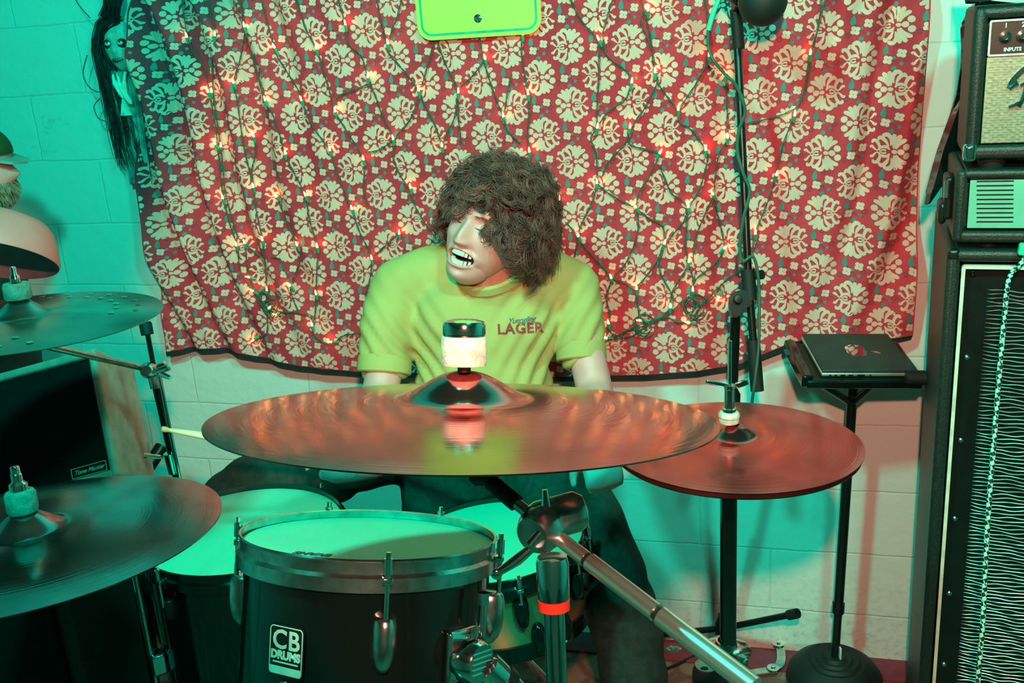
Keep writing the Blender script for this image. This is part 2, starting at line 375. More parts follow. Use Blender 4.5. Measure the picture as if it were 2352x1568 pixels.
# ------------------------------------------------------------------ tapestry
def interp(tab, x):
    if x <= tab[0][0]: return tab[0][1]
    for (x0, y0), (x1, y1) in zip(tab, tab[1:]):
        if x <= x1: return y0 + (y1 - y0) * (x - x0) / (x1 - x0)
    return tab[-1][1]
L_ED = sorted([(sz(wpt(*p, .045))[1], sz(wpt(*p, .045))[0]) for p in [(286, -260), (301, 0), (318, 400), (345, 560), (381, 806)]])
R_ED = sorted([(sz(wpt(*p, .025))[1], sz(wpt(*p, .025))[0]) for p in [(2142, -260), (2133, 0), (2125, 200), (2112, 400), (2105, 600), (2096, 768)]])
B_ED = sorted([sz(wpt(*p, .03)) for p in [(381, 806), (450, 797), (520, 798), (600, 815), (700, 837), (830, 853), (1100, 862), (1376, 860), (1480, 860), (1600, 851), (1700, 832), (1760, 806), (1820, 780), (1880, 772), (1980, 772), (2096, 768)]])
ZT = sz(wpt(1200, -230))[1]
def sstep(a, b_, x):
    t = max(0, min(1, (x - a) / (b_ - a))); return t * t * (3 - 2 * t)
def cloth_off(s, z):
    sl = interp(L_ED, z); sr = interp(R_ED, z); d = ZT - z
    w = 0.030
    k = (1 - sstep(0.05, 0.62, s - sl)) * (.35 + .65 * sstep(0, .4, z - interp(B_ED, s)))
    ph = (s - sl) + 0.30 * z + 0.02 * math.sin(z * 7)
    w += 0.030 * k * math.sin(2 * PI * ph / 0.115) + 0.011 * k * math.sin(2 * PI * ph / 0.058 + 1.3)
    k2 = (1 - sstep(0.04, 0.36, sr - s)) * (.45 + .55 * sstep(0, .4, z - interp(B_ED, s)))
    ph = (s - sr) - 0.22 * z + 0.015 * math.sin(z * 9)
    w += 0.030 * k2 * math.sin(2 * PI * ph / 0.12 + 0.8) + 0.004 * k2 * math.sin(2 * PI * ph / 0.05)
    w += 0.005 * noise.noise(Vector((s * 3.1, z * 2.2, 0))) + 0.0025 * noise.noise(Vector((s * 11, z * 5, 3)))
    low = sstep(0.55, 0.0, z - interp(B_ED, s))
    w += 0.012 * low * (1 + 0.6 * math.sin(s * 9.0))
    w += 0.024 * math.exp(-max(0, s - sl) / .06) * sstep(.85, 1.1, z)
    return max(0.006, w)
def cloth(s, z, e=0.0):
    return wxyz(s, z, cloth_off(s, z) + e)
def cloth_uv(u, v):
    s0 = interp(L_ED, 1.2); s1 = interp(R_ED, 1.2)
    z = ZT + (interp(B_ED, s0 + (s1 - s0) * u) - ZT) * v
    s = interp(L_ED, z) + (interp(R_ED, z) - interp(L_ED, z)) * u
    z = ZT + (interp(B_ED, s) - ZT) * v
    return s, z
tap = MB(); tap.grid(lambda u, v: cloth(*cloth_uv(u, v)), 330, 170)
def inside(s, z, m=0.004):
    return interp(L_ED, z) + m < s < interp(R_ED, z) - m and interp(B_ED, s) + 0.006 < z < ZT
def clamp_in(s, z, m=0.003):
    s = min(max(s, interp(L_ED, z) + m), interp(R_ED, z) - m); return s, min(max(z, interp(B_ED, s) + 0.002), ZT)
def patch(cs, e, mi):                                  # a printed shape lying on the cloth
    if not any(inside(*c) for c in cs): return
    cs = [clamp_in(*c) for c in cs]
    tap.mi = mi; n = len(cs); c0 = (sum(c[0] for c in cs) / n, sum(c[1] for c in cs) / n)
    vc = tap.bm.verts.new(cloth(*c0, e)); vs = [tap.bm.verts.new(cloth(*c, e)) for c in cs]
    for i in range(n): tap.face((vc, vs[i], vs[(i + 1) % n]))
def stroke(pts, ws, e, mi, n=5):
    P_ = smooth_path([(p[0], p[1], 0) for p in pts], n); N_ = len(P_); A = []; B_ = []
    for i, p in enumerate(P_):
        d = P_[min(i + 1, N_ - 1)] - P_[max(i - 1, 0)]; d = d.normalized() if d.length > 1e-9 else Vector((1, 0, 0))
        t = i / (N_ - 1) * (len(ws) - 1); k = min(int(t), len(ws) - 2); w = ws[k] + (ws[k + 1] - ws[k]) * (t - k)
        q = Vector((-d.y, d.x, 0)) * w
        A.append(p + q); B_.append(p - q)
    if not any(inside(p.x, p.y) for p in A + B_): return
    A = [Vector((*clamp_in(p.x, p.y), 0)) for p in A]; B_ = [Vector((*clamp_in(p.x, p.y), 0)) for p in B_]
    tap.mi = mi
    a = [tap.bm.verts.new(cloth(p.x, p.y, e)) for p in A]; c = [tap.bm.verts.new(cloth(p.x, p.y, e)) for p in B_]
    for i in range(N_ - 1): tap.face((a[i], a[i + 1], c[i + 1], c[i]))
def flower(cx, cz, R_, flip, rot):
    ca, sa = math.cos(rot), math.sin(rot)
    def X(x, y): x *= flip; return (cx + R_ * (x * ca - y * sa), cz + R_ * (x * sa + y * ca))
    def oval(x, y, rx, ry, a=0.0):
        patch([X(x + rx * math.cos(k * PI / 5) * math.cos(a) - ry * math.sin(k * PI / 5) * math.sin(a), y + rx * math.cos(k * PI / 5) * math.sin(a) + ry * math.sin(k * PI / 5) * math.cos(a)) for k in range(10)], 0.0011, 1)
    oval(-.48, 0, .19, .17); oval(-.15, 0, .15, .12)
    for sg in (1, -1):
        oval(-.78, .26 * sg, .20, .19, .4 * sg)
        for pts, ws in [                               # split fan of petals on one side, curling leaves on the other
            ([(-.24, .16), (-.36, .42), (-.62, .62), (-.80, .66)], [.03, .10, .13, .06]),
            ([(-.20, .18), (-.26, .50), (-.42, .82), (-.54, .92)], [.03, .09, .13, .07]),
            ([(-.12, .18), (-.12, .55), (-.16, .85), (-.20, 1.0)], [.03, .09, .12, .07]),
            ([(.02, .34), (-.02, .72), (.16, .96), (.36, .90), (.36, .74)], [.03, .10, .13, .10, .05]),
            ([(.12, .28), (.28, .62), (.54, .80), (.64, .64)], [.03, .10, .11, .06]),
            ([(.60, .03), (.60, .34), (.74, .60), (.92, .62), (.94, .48)], [.02, .08, .10, .09, .05]),
            ([(.70, .03), (.84, .14), (.98, .30), (1.08, .24)], [.02, .05, .08, .06]),
            ([(.72, .02), (.50, .24), (.22, .26), (.08, .10)], [.02, .08, .09, .03]),
            ([(.58, .01), (.40, .10), (.26, .05)], [.02, .05, .05])]:
            stroke([X(x, y * sg) for x, y in pts], [w * R_ for w in ws], 0.0011, 1, 3)
def cluster(cx, cz, fl, R_):
    def D(x, y): return (cx + fl * x * R_, cz + y * R_)
    def dot(x, y, rx, ry, mi, e=0.0010): patch([D(x + rx * math.cos(k * PI / 4), y + ry * math.sin(k * PI / 4)) for k in range(8)], e, mi)
    patch([D(*p) for p in [(-.42, .10), (-.55, .25), (-.50, .44), (-.36, .66), (-.28, .40), (-.28, .20)]], 0.0010, 2)
    for x, y in [(.30, .20), (-.30, -.12)]:
        for k in range(4): dot(x + .13 * math.cos(k * PI / 2 + .6), y + .13 * math.sin(k * PI / 2 + .6), .12, .11, 1, 0.0012)
    dot(.30, -.30, .09, .09, 2); dot(-.02, -.52, .13, .11, 2); dot(-.02, -.02, .08, .08, 2)
    for px, py, q in [(.05, .62, .2), (-.62, -.35, .17), (.52, -.10, .17)]:
        stroke([D(px + q * (1 - k / 9) * math.cos(k * 1.15), py + q * (1 - k / 9) * math.sin(k * 1.15)) for k in range(8)], [.028 * R_, .02 * R_], 0.0009, 3, 2)
    stroke([D(-.36, .15), D(-.05, .05), D(.1, -.25), D(.45, -.35)], [.02 * R_, .02 * R_], 0.0009, 3, 3)
    stroke([D(.0, -.1), D(-.15, -.35), D(-.05, -.5)], [.02 * R_, .02 * R_], 0.0009, 3, 3)
STEP = 0.0712
s_mid = sz(wpt(1378, 32))[0]; z_mid = sz(wpt(1378, 32))[1]
fr = random.Random(3)
for i in range(-12, 16):
    for j in range(-24, 24):
        x = s_mid + j * STEP; z = z_mid - i * STEP * 0.93
        z += 0.035 * (x - s_mid) * 0.0
        if not inside(*clamp_in(x, z)) and False: continue
        row = i % 4
        if (i + j) % 2 == 0: flower(x, z, STEP * 0.53, -1 if row in (1, 2) else 1, 0.05)
        else: cluster(x, z, 1, STEP * 0.60)
cl = tap.build('tapestry', ['tapestry', 'cream', 'teal_print', 'plum_print'], loc=wxyz(-0.6, interp(B_ED, -0.6), 0.0), autosmooth=0)
tag(cl, 'red cloth tapestry printed with cream damask flowers hung on the block wall', 'tapestry')
h = MB()
h.grid(lambda u, v: (lambda s: cloth(s, interp(B_ED, s) + 0.001 - 0.013 * v * (1 if s < sz(wpt(1850, 770))[0] else .6), 0.0008))(B_ED[0][0] + 0.01 + (B_ED[-1][0] - 0.012 - B_ED[0][0]) * u), 240, 1)
tag(h.build('hem', 'hem', cl), 'black bound hem along the bottom edge')

# ------------------------------------------------------------------ string lights
def wire_pt(p, e=0.012):
    q = wpt(*p)
    for _ in range(3):
        s, z = sz(q); q = wpt(*p, cloth_off(s, z) + e)
    return q
def light_string(label, strands, bulbs, loops=()):
    t = thing('string_lights', label, 'string lights', wire_pt(strands[0][-1], 0.0), 'fairy lights on the tapestry')
    for k, st in enumerate(strands):
        rr = random.Random(len(st) * 31 + k); path = smooth_path([wire_pt(p, 0.010) for p in st], 8); b = MB()
        for ph in (0, PI):                             # a twisted pair
            b.tube([p + WD * 0.0016 * math.cos(i * .8 + ph) + Vector((0, 0, 0.0016)) * math.sin(i * .8 + ph) for i, p in enumerate(path)], 0.0011, 5)
        b.build('wire', 'wire', t)
    for (px, py, ang) in bulbs:
        base = wire_pt((px, py), 0.013); a = math.radians(ang)
        up = (Vector((0, 0, 1)) * math.cos(a) + WD * math.sin(a) + WN * 0.25).normalized(); M = frame(up, WD, base)
        b = MB(); b.lathe([(0, -.001), (.0021, 0), (.0024, .004), (.0018, .009), (.0006, .0125), (0, .013)], M, 8); bu = b.build('bulb', 'bulb', t)
        b = MB(); b.lathe([(0, -.017), (.0028, -.016), (.0040, -.008), (.0042, 0), (.0030, .0005), (0, .0005)], M, 8); b.build('socket', 'socket', bu)
    for (px, py, r) in loops:
        for k in range(5):
            c = wire_pt((px + 4 * k - 8, py + 5 * (k % 3) - 5), 0.014); rr = r * (0.7 + 0.12 * k); b = MB()
            b.tube([c + WD * rr * math.cos(q) + Vector((0, 0, 1)) * rr * 1.2 * math.sin(q) + WN * 0.004 * math.sin(q * 2 + k) for q in [x * 2 * PI / 20 for x in range(20)]], 0.0012, 5); b.build('wire', 'wire', t)
    return t
light_string('green wired string lights draped down the tapestry left of the drummer', [
    [(415, -40), (432, 90), (470, 160), (480, 207), (495, 290), (500, 330), (513, 451), (530, 520), (545, 565), (552, 620), (575, 660), (600, 690), (632, 722)],
    [(460, -40), (480, 20), (494, 82), (488, 140), (490, 207), (498, 270), (507, 336), (514, 400), (520, 453), (545, 540), (562, 560), (572, 635), (600, 690)],
    [(545, -40), (562, 62), (555, 120), (548, 150), (537, 190), (545, 230), (553, 290), (563, 350), (575, 400), (582, 430), (588, 480), (603, 552), (610, 620), (613, 668), (610, 700)],
    [(590, -40), (631, 112), (650, 150), (690, 215), (693, 232), (715, 285), (740, 320), (758, 346), (770, 385), (795, 450), (809, 482), (825, 530), (845, 570), (854, 596), (850, 640), (838, 680)],
    [(578, 120), (609, 230), (625, 260), (640, 300), (655, 354), (672, 390), (700, 446), (712, 510), (729, 568), (728, 620), (726, 676), (724, 720), (718, 748)],
    [(583, 315), (588, 350), (579, 390), (582, 430)], [(636, 450), (655, 500), (668, 530), (683, 565), (690, 600), (668, 655), (675, 690), (688, 720)],
    [(670, -40), (700, 60), (727, 113), (745, 170), (760, 220), (770, 258), (790, 290), (815, 330), (835, 366), (837, 400), (835, 440), (845, 470)],
    [(765, -40), (793, 56), (800, 100), (830, 130), (845, 178), (862, 220), (880, 270), (903, 320), (905, 370), (930, 420), (943, 433), (952, 470), (975, 510), (1000, 545)],
    [(850, 190), (820, 205), (780, 220), (770, 240)], [(905, 320), (870, 345), (838, 350)], [(917, 535), (890, 560), (858, 588)],
    [(600, 690), (640, 715), (680, 718), (715, 730), (722, 770), (760, 790), (790, 770), (832, 765)],
    [(612, 700), (614, 760), (595, 778), (580, 785)], [(565, 560), (600, 590), (640, 593), (650, 610), (668, 650)]],
    [(429, 86, 0), (493, 82, 20), (561.6, 62, 0), (631, 110, -15), (727, 113, 0), (793.5, 57, 0), (478, 212, -10), (486, 212, 12), (537, 191, -5), (609, 231, 0), (692.6, 231, -8), (770, 257, 0),
     (845, 178, 8), (495, 332, -15), (507, 337, 18), (583, 314, 0), (655.6, 354, 6), (758, 346, 0), (835, 367, 0), (903, 320, 0), (512, 456, 0), (582, 430, 0), (636, 452, -30), (702, 450, -10), (809, 481, -5),
     (543, 564, 0), (562, 559, -4), (603, 552, 0), (683, 564, -8), (729, 568, 2), (854, 595, 0), (574, 637, -70), (582, 669, -50), (613, 667, 5), (617, 708, 50), (636, 722, -80), (667, 657, -30), (726, 676, 0),
     (717, 748, 0), (763, 785, -80), (584, 779, -120), (943, 432, 0), (917, 537, 5)], [(612, 690, 0.022), (620, 708, 0.018)])
light_string('green wired string lights hanging from behind the lime sign above the drummer', [
    [(860, -40), (875, 50), (891, 103), (895, 125), (930, 165), (963, 210), (975, 240), (1000, 290), (1016, 338), (1020, 365)],
    [(930, -40), (915, 30), (900, 70), (893, 100)], [(1000, 80), (985, 140), (968, 200)],
    [(1000, 80), (1020, 140), (1045, 190), (1052, 214), (1044, 270), (1025, 310), (1017, 335)], [(1052, 214), (1053, 270), (1060, 330)],
    [(1098, 70), (1110, 130), (1120, 170), (1140, 230), (1156, 268), (1165, 300), (1195, 330)], [(1112, 140), (1085, 175), (1058, 200)],
    [(1210, 20), (1201, 80), (1198, 120), (1205, 170), (1213, 218), (1215, 270), (1212, 310), (1216, 348)],
    [(1175, 170), (1165, 220), (1158, 262)], [(963, 210), (945, 270), (905, 318)]],
    [(891, 101, 0), (962, 209, 0), (1052.6, 213, 10), (1114.6, 136, -5), (1201, 80, 6), (1213, 217, 0), (1015.6, 337, 0), (1156, 269, 4), (1216, 349, 0)])
light_string('green wired string lights tangled over the tapestry between drummer and laptop stand', [
    [(1295, -40), (1330, 40), (1376, 93), (1395, 130), (1440, 165), (1450, 190), (1445, 210), (1435, 230), (1395, 260), (1371, 294), (1358, 320), (1370, 360), (1371, 421), (1360, 465), (1338, 510), (1329, 543), (1345, 570), (1380, 610), (1404, 640), (1393, 680), (1400, 720), (1398, 744), (1405, 765), (1430, 772)],
    [(1420, -40), (1395, 40), (1385, 80), (1390, 115)], [(1378, 95), (1374, 200), (1371, 292)],
    [(1460, -40), (1478, 20), (1488, 60), (1497, 110), (1505, 168), (1510, 190), (1480, 250), (1446, 295), (1440, 325), (1400, 370), (1384, 405)],
    [(1478, 20), (1473, 55), (1487, 90), (1500, 115)], [(1510, 190), (1535, 225), (1558, 253), (1560, 280), (1590, 300), (1621, 345), (1625, 370), (1605, 440), (1581, 476), (1570, 510), (1527, 560), (1510, 600), (1480, 640), (1462, 665), (1465, 700), (1471, 734)],
    [(1612, -40), (1625, 40), (1629, 130), (1600, 190), (1560, 250)], [(1667, 176), (1670, 240), (1671, 317), (1650, 360), (1640, 448), (1645, 480), (1660, 540), (1663, 572), (1640, 610), (1600, 640), (1591, 668), (1595, 700), (1583, 738)],
    [(1446, 295), (1446, 330), (1490, 345), (1513, 352), (1495, 400), (1470, 440), (1462, 478), (1466, 530), (1440, 600), (1406, 638)], [(1515, 380), (1540, 440), (1560, 455), (1580, 476)],
    [(1463, 480), (1490, 500), (1522, 520), (1527, 558)], [(1404, 640), (1435, 650), (1462, 668)], [(1581, 476), (1575, 560), (1581, 603), (1575, 620), (1545, 670), (1540, 706)],
    [(1581, 603), (1592, 640), (1592, 665)], [(1527, 560), (1515, 620), (1545, 680), (1541, 704)], [(1640, 448), (1600, 540), (1592, 600)], [(1385, 785), (1420, 770), (1470, 745), (1530, 725), (1570, 692), (1600, 705), (1640, 682), (1660, 650), (1712, 612)],
    [(1380, 788), (1440, 762), (1500, 740), (1530, 728), (1560, 740), (1590, 735), (1605, 710), (1650, 660)], [(1390, 778), (1450, 772), (1490, 745), (1520, 730), (1545, 700)],
    [(1398, 744), (1392, 780)], [(1890, -40), (1880, 60), (1861, 126), (1850, 200), (1825, 266), (1800, 330), (1783, 403), (1765, 460), (1735, 537), (1728, 590)], [(1895, 0), (1868, 110), (1845, 225), (1800, 262), (1712, 284)],
    [(1300, 510), (1326, 545), (1320, 590)], [(1371, 421), (1400, 445), (1455, 475)]],
    [(1376, 92, -20), (1488, 25, 0), (1451, 190, 10), (1505, 167, 0), (1558, 253, 0), (1372, 294, 12), (1446.5, 294, 8), (1515, 352, 30), (1621, 345, 0), (1629, 129, 0), (1667, 175, 0), (1671, 317, 0), (1371, 421, 0),
     (1461, 477, -25), (1581, 476, -5), (1638, 447, -25), (1329, 543, -15), (1526, 560, 15), (1663, 571, 40), (1582, 602, 10), (1404, 639, -10), (1462, 664, 0), (1591.5, 668, 0), (1652, 680, -150), (1540, 706, 5),
     (1473, 736, -80), (1584, 741, -75), (1398, 743, -10), (1395, 776, -80), (1735, 537, 0), (1861, 125, 0), (1825, 266, 5), (1783, 403, 15), (1286, 459, 0), (1284, 800, 0)], [(1475, 748, 0.020), (1592, 705, 0.022)])

# ------------------------------------------------------------------ lime sign over the drummer
def rrect(w, hh, r, n=6):
    out = []
    for cx, cy, a in [(w / 2 - r, hh / 2 - r, 0), (-w / 2 + r, hh / 2 - r, 90), (-w / 2 + r, -hh / 2 + r, 180), (w / 2 - r, -hh / 2 + r, 270)]:
        for k in range(n + 1):
            t = math.radians(a + 90 * k / n); out.append((cx + r * math.cos(t), cy + r * math.sin(t)))
    return out
def outline(b, w, hh, r, lw, t, M):                    # a raised frame line
    o, i = rrect(w, hh, r), rrect(w - 2 * lw, hh - 2 * lw, max(r - lw, 0.002)); n = len(o)
    vs = [[b.bm.verts.new(M @ Vector((x, y, z))) for x, y in q] for q, z in ((o, 0), (o, t), (i, t), (i, 0))]
    for a, c in ((0, 1), (1, 2), (2, 3)):
        for k in range(n): b.face((vs[a][k], vs[a][(k + 1) % n], vs[c][(k + 1) % n], vs[c][k]))
_p0, _p1 = wpt(985, 92, 0.05), wpt(1222, 70, 0.05)
_c = (wpt(962, 40, 0.05) + wpt(1243, 22, 0.05)) / 2
sx = (wpt(1246, 25, 0.05) - wpt(961, 45, 0.05)); SW = sx.length; sx.normalize()
SM = frame(WN, sx, Vector()); sy = SM.to_3x3() @ Vector((0, 1, 0))
bot = (wpt(985, 96, 0.05) + wpt(1222, 75, 0.05)) / 2
SM.translation = bot + sy * 0.21
sg = thing('wall_sign', 'blank lime sign with rounded corners and green border hanging above the drummer', 'sign', SM)
b = MB(); b.prism(rrect(SW, 0.42, 0.034), 0.003, SM); b.build('panel', 'sign', sg)
b = MB(); outline(b, SW - 0.018, 0.402, 0.026, 0.0055, 0.0008, SM @ Matrix.Translation((0, 0, 0.0028))); b.build('border_line', 'sign_line', sg)
b = MB(); M = SM @ Matrix.Translation((0, -0.168, 0.003)); b.lathe([(.0095, 0), (.0095, .0015), (.005, .004), (.0045, .0025), (0, .0025)], M, 20); b.build('bolt', 'chrome_worn', sg)
b = MB(); b.cyl(SM @ Vector((0, 0.1, -0.048)), SM @ Vector((0, 0.1, 0.001)), 0.004); b.build('hanger', 'black_satin', sg)

# ------------------------------------------------------------------ cymbals
def cym_profile(R_, bell_r, bell_h, bow, th=0.0014):
    top = []; n = 60
    for k in range(n + 1):
        r = 0.006 + (R_ - 0.006) * (k / n) ** 1.25
        t = max(0, (r - bell_r * .5) / (R_ - bell_r * .5))
        bell = bell_h * (0.5 + 0.5 * math.cos(PI * min(1, (r / bell_r) ** 1.15)))
        top.append((r, bow * (1 - t ** 1.6) + bell))
    return top + [(r, z - th) for r, z in top[::-1]]
def cymbal(name, label, M, R_, bell_r, bell_h, bow, m, cat='cymbal', group=None):
    t = thing(name, label, cat, M, group)
    b = MB(); b.lathe(cym_profile(R_, bell_r, bell_h, bow), M, 128); b.build('plate', m, t, autosmooth=50)
    return t
def top_nut(M, b, z, r=0.0105):                        # wing nut on a threaded rod
    b.lathe([(0, z - .004), (r, z - .004), (r, z + .006), (r * .6, z + .010), (r * .6, z + .020), (r * .45, z + .022), (0, z + .022)], M, 18)

CRM = frame((0.075, 0.205, 0.97), (1, 0, 0), at(1066, 958, 0.98))
crash = cymbal('crash_cymbal', 'large copper crash cymbal at the centre with a tall pale felt on its bell', CRM, 0.247, 0.072, 0.026, 0.020, 'crash')
b = MB(); b.lathe([(0, .052), (.0215, .052), (.0225, .056), (.0225, .076), (.0215, .080), (0, .080)], CRM, 32); b.build('felt_washer', 'felt', crash)
b = MB(); b.lathe([(0, .0805), (.0205, .0805), (.0212, .083), (.0212, .091), (.0196, .0945), (.012, .0965), (0, .097)], CRM, 32); b.build('cap_nut', 'chrome', crash)
b = MB(); b.lathe([(.0065, .040), (.0065, .053), (.004, .053), (.004, .04)], CRM, 16); b.build('sleeve', 'black_rubber', crash)

HTC = frame((0.02, 0.035, 0.998), (1, 0, 0), at(1674, 1013, 1.48)); HTM = frame((0.02, 0.035, 0.998), (1, 0, 0), at(1688, 1016, 1.48))
hats = cymbal('hi_hat_cymbals', 'pair of copper hi-hat cymbals on a chrome pole to the right of the crash', HTM, 0.183, 0.040, 0.016, 0.013, 'hat')
b = MB(); M2 = HTM @ Matrix.Translation((0, 0, -0.010)) @ Matrix.Rotation(PI, 4, 'X'); b.lathe(cym_profile(0.180, 0.040, 0.018, 0.008), M2, 96); b.build('bottom_plate', 'hat', hats)
b = MB(); b.lathe([(0, .030), (.014, .030), (.015, .034), (.014, .038), (.0155, .039), (.0155, .043), (.0135, .046), (0, .046)], HTC, 24); b.build('felt_washer', 'felt', hats)
b = MB(); b.lathe([(0, .046), (.010, .046), (.010, .052), (.0075, .053), (.0075, .082), (.0085, .083), (.0085, .088), (0, .088)], HTC, 20)
b.box((.040, .004, .007), HTC @ Matrix.Translation((-0.016, 0, .090)) @ Matrix.Rotation(0.25, 4, 'Y'), bev=.002)
b.box((.020, .004, .010), HTC @ Matrix.Translation((.018, 0, .089)) @ Matrix.Rotation(-.35, 4, 'Y'), bev=.002); b.build('clutch', 'chrome', hats)

LCM = frame((0.02, 0.035, 1), (1, 0, 0), at(52, 738, 1.68))
lc = cymbal('holed_effects_cymbal', 'thin cymbal with rings of drilled holes at the upper left edge', LCM, 0.2265, 0.052, 0.028, 0.012, 'holey')
b = MB(); b.lathe([(0, .040), (.021, .040), (.022, .044), (.022, .062), (.020, .066), (0, .066)], LCM, 24); b.build('felt_washer', 'felt_green', lc)
b = MB(); top_nut(LCM, b, .072, .008); b.build('wing_nut', 'chrome', lc)
for rr, n0, ph in ((0.150, 26, 0.0), (0.185, 26, 0.12)):
    b = MB()
    for k in range(n0):
        a = 2 * PI * k / n0 + ph
        if k % 13 > 8: continue
        z = 0.012 * (1 - ((rr - .052) / (.2265 - .052)) ** 1.7) + 0.0003
        b.lathe([(0, 0.0006), (.0048, 0.0006), (.0055, 0)], LCM @ Matrix.Rotation(a, 4, 'Z') @ Matrix.Translation((rr, 0, z)) @ Matrix.Rotation(.06, 4, 'Y'), 12)
    b.build('hole_ring', 'foil', lc)

RDM = frame((-0.02, 0.105, 0.99), (1, 0, 0), at(66, 1238, 1.37))
rd = cymbal('ride_cymbal', 'large polished ride cymbal in front of the blonde amplifier at the lower left', RDM, 0.258, 0.058, 0.026, 0.016, 'ride')
b = MB(); b.lathe([(0, .040), (.019, .040), (.0205, .045), (.0205, .066), (.018, .070), (0, .070)], RDM, 24); b.build('felt_washer', 'felt_green', rd)
b = MB(); top_nut(RDM, b, .074, .012); b.lathe([(0, .094), (.006, .094), (.006, .104), (.0045, .106), (0, .106)], RDM, 14); b.build('wing_nut', 'chrome', rd)

# ------------------------------------------------------------------ stands
def axisM(a, b_): a = Vector(a); b_ = Vector(b_); return frame(b_ - a, (1, 0, 0.01), a)
def floor_under(p): return Vector((p.x, p.y, 0))
# boom stand carrying the crash
hub = at(1266, 1222, 0.935); tilt = CRM @ Vector((0, 0, -0.012)); far = at(1722, 1570, 0.775); til2 = at(1110, 1092, 0.985)
cs = thing('boom_cymbal_stand', 'chrome boom cymbal stand with red memory lock in front of the snare drum', 'cymbal stand', floor_under(hub + Vector((-.0, 0, 0))))
base = at(1279, 1568, 0.955); dv = (base - hub).normalized(); foot = hub + dv * (hub.z / -dv.z) if dv.z < 0 else floor_under(hub)
b = MB(); b.tube([hub + dv * 0.030, hub + dv * 0.30, foot + Vector((0, 0, .25))], 0.0100, 24); b.build('upper_tube', 'chrome', cs)
b = MB(); b.tube([foot + Vector((0, 0, .02)), foot + Vector((0, 0, .62))], 0.0140, 24)
b.build('lower_tube', 'chrome', cs)
for k in range(3):
    a = 2 * PI * k / 3 + 0.5; b = MB(); b.tube([foot + Vector((0, 0, .30)), foot + Vector((.28 * math.cos(a), .28 * math.sin(a), .012))], 0.009, 12)
    lg = b.build('leg', 'chrome', cs); b = MB(); b.ball(foot + Vector((.28 * math.cos(a), .28 * math.sin(a), .013)), .013); b.build('rubber_foot', 'black_rubber', lg)
b = MB(); b.lathe([(0, -.002), (.0150, 0), (.0155, .012), (.0155, .034), (.0140, .040), (0, .041)], axisM(hub + dv * 0.064, hub), 28); b.build('collar', 'chrome', cs)
b = MB(); b.lathe([(.010, 0), (.0152, .001), (.0152, .010), (.010, .011)], axisM(hub + dv * 0.0760, hub), 28); b.build('memory_lock', 'red_plastic', cs)
hx = Vector(RT); b = MB()
b.lathe([(0, -.022), (.004, -.0225), (.008, -.020), (.010, -.026), (.014, -.026), (.019, -.018), (.0215, -.004), (.0215, .010), (.017, .018), (0, .019)], frame(-FW + RT * -.75 + UP * -.35, (0, 0, 1), hub + UP * 0.004 - RT * .008), 28)
b.lathe([(0, -.030), (.016, -.030), (.0195, -.022), (.0195, .016), (.013, .024), (0, .026)], frame(RT * .9 + UP * .25, (0, 0, 1), hub + UP * .014 + RT * .010 + FW * .01), 28)
b.build('tilter_housing', 'chrome_worn', cs)
b = MB(); w0 = hub - RT * .020 - UP * .012 - FW * .018
b.tube([w0, w0 - RT * .012 - UP * .010, w0 - RT * .030 - UP * .022], [.0045, .0055, .0035], 10); b.tube([w0 + UP * .004, w0 + UP * .016 + RT * .010], [.005, .004], 10)
b.ball(w0 - RT * .031 - UP * .023, .0055, sc=(1, .6, 1)); b.build('wing_screw', 'chrome', cs)
b = MB(); b.tube([hub + UP * .020 - RT * .004, hub + UP * .040 - RT * .006], [.006, .003], 10); b.build('wing_nut', 'chrome', cs)
b = MB(); b.tube([til2, hub], 0.0058, 16); bm_ = b.build('boom_arm', 'chrome_worn', cs)
b = MB(); u = (hub - til2); b.tube([til2 + u * .12, til2 + u * .50], 0.0085, 16); b.build('grip_sleeve', 'black_rubber', bm_)
u = far - hub; b = MB(); b.tube([hub + u * .06, hub + u * .205], 0.0072, 20); b.tube([hub + u * .225, hub + u * .575], 0.0082, 20); b.tube([hub + u * .60, hub + u * 1.02], 0.0088, 20)
b.build('counter_arm', 'chrome_satin', cs)
b = MB(); b.tube([hub + u * .20, hub + u * .23], 0.0066, 16); b.tube([hub + u * .57, hub + u * .605], 0.0064, 16); b.build('arm_joint', 'black_satin', cs)
b = MB(); b.lathe([(0, -.014), (.012, -.014), (.0165, -.008), (.0165, .008), (.012, .014), (0, .014)], frame(RT, (0, 0, 1), til2 + UP * .006), 24)
b.tube([til2 + UP * .006, tilt + UP * .0], .005, 12); b.tube([tilt, CRM @ Vector((0, 0, .05))], .0032, 10); b.build('cymbal_tilter', 'black_satin', cs)

# hi-hat stand
hc = HTC.translation; hfoot = Vector((hc.x - .004, hc.y + 0.004, 0)); top = HTC @ Vector((0, 0, .155))
hs = thing('hi_hat_stand', 'black chrome hi-hat stand pole under the right hand cymbal pair', 'hi-hat stand', hfoot)
b = MB(); b.tube([hfoot + Vector((0, 0, .05)), hc + Vector((0, 0, -.045))], 0.0128, 24); b.build('tube', 'black_gloss', hs)
b = MB(); b.tube([hc + Vector((0, 0, -.06)), top], 0.0031, 12); b.build('pull_rod', 'chrome', hs)
b = MB(); b.lathe([(0, -.042), (.016, -.042), (.018, -.036), (.024, -.030), (.024, -.026), (0, -.026)], HTM, 20); b.build('seat_cup', 'chrome', hs)
cz = at(1655, 1478, 1.60); zc = cz.z; b = MB()
b.lathe([(.013, .012), (.016, .012), (.018, .002), (.036, -.002), (.040, -.006), (.036, -.010), (.013, -.012)], Matrix.Translation((hfoot.x, hfoot.y, zc)), 28); b.build('leg_collar', 'chrome', hs)
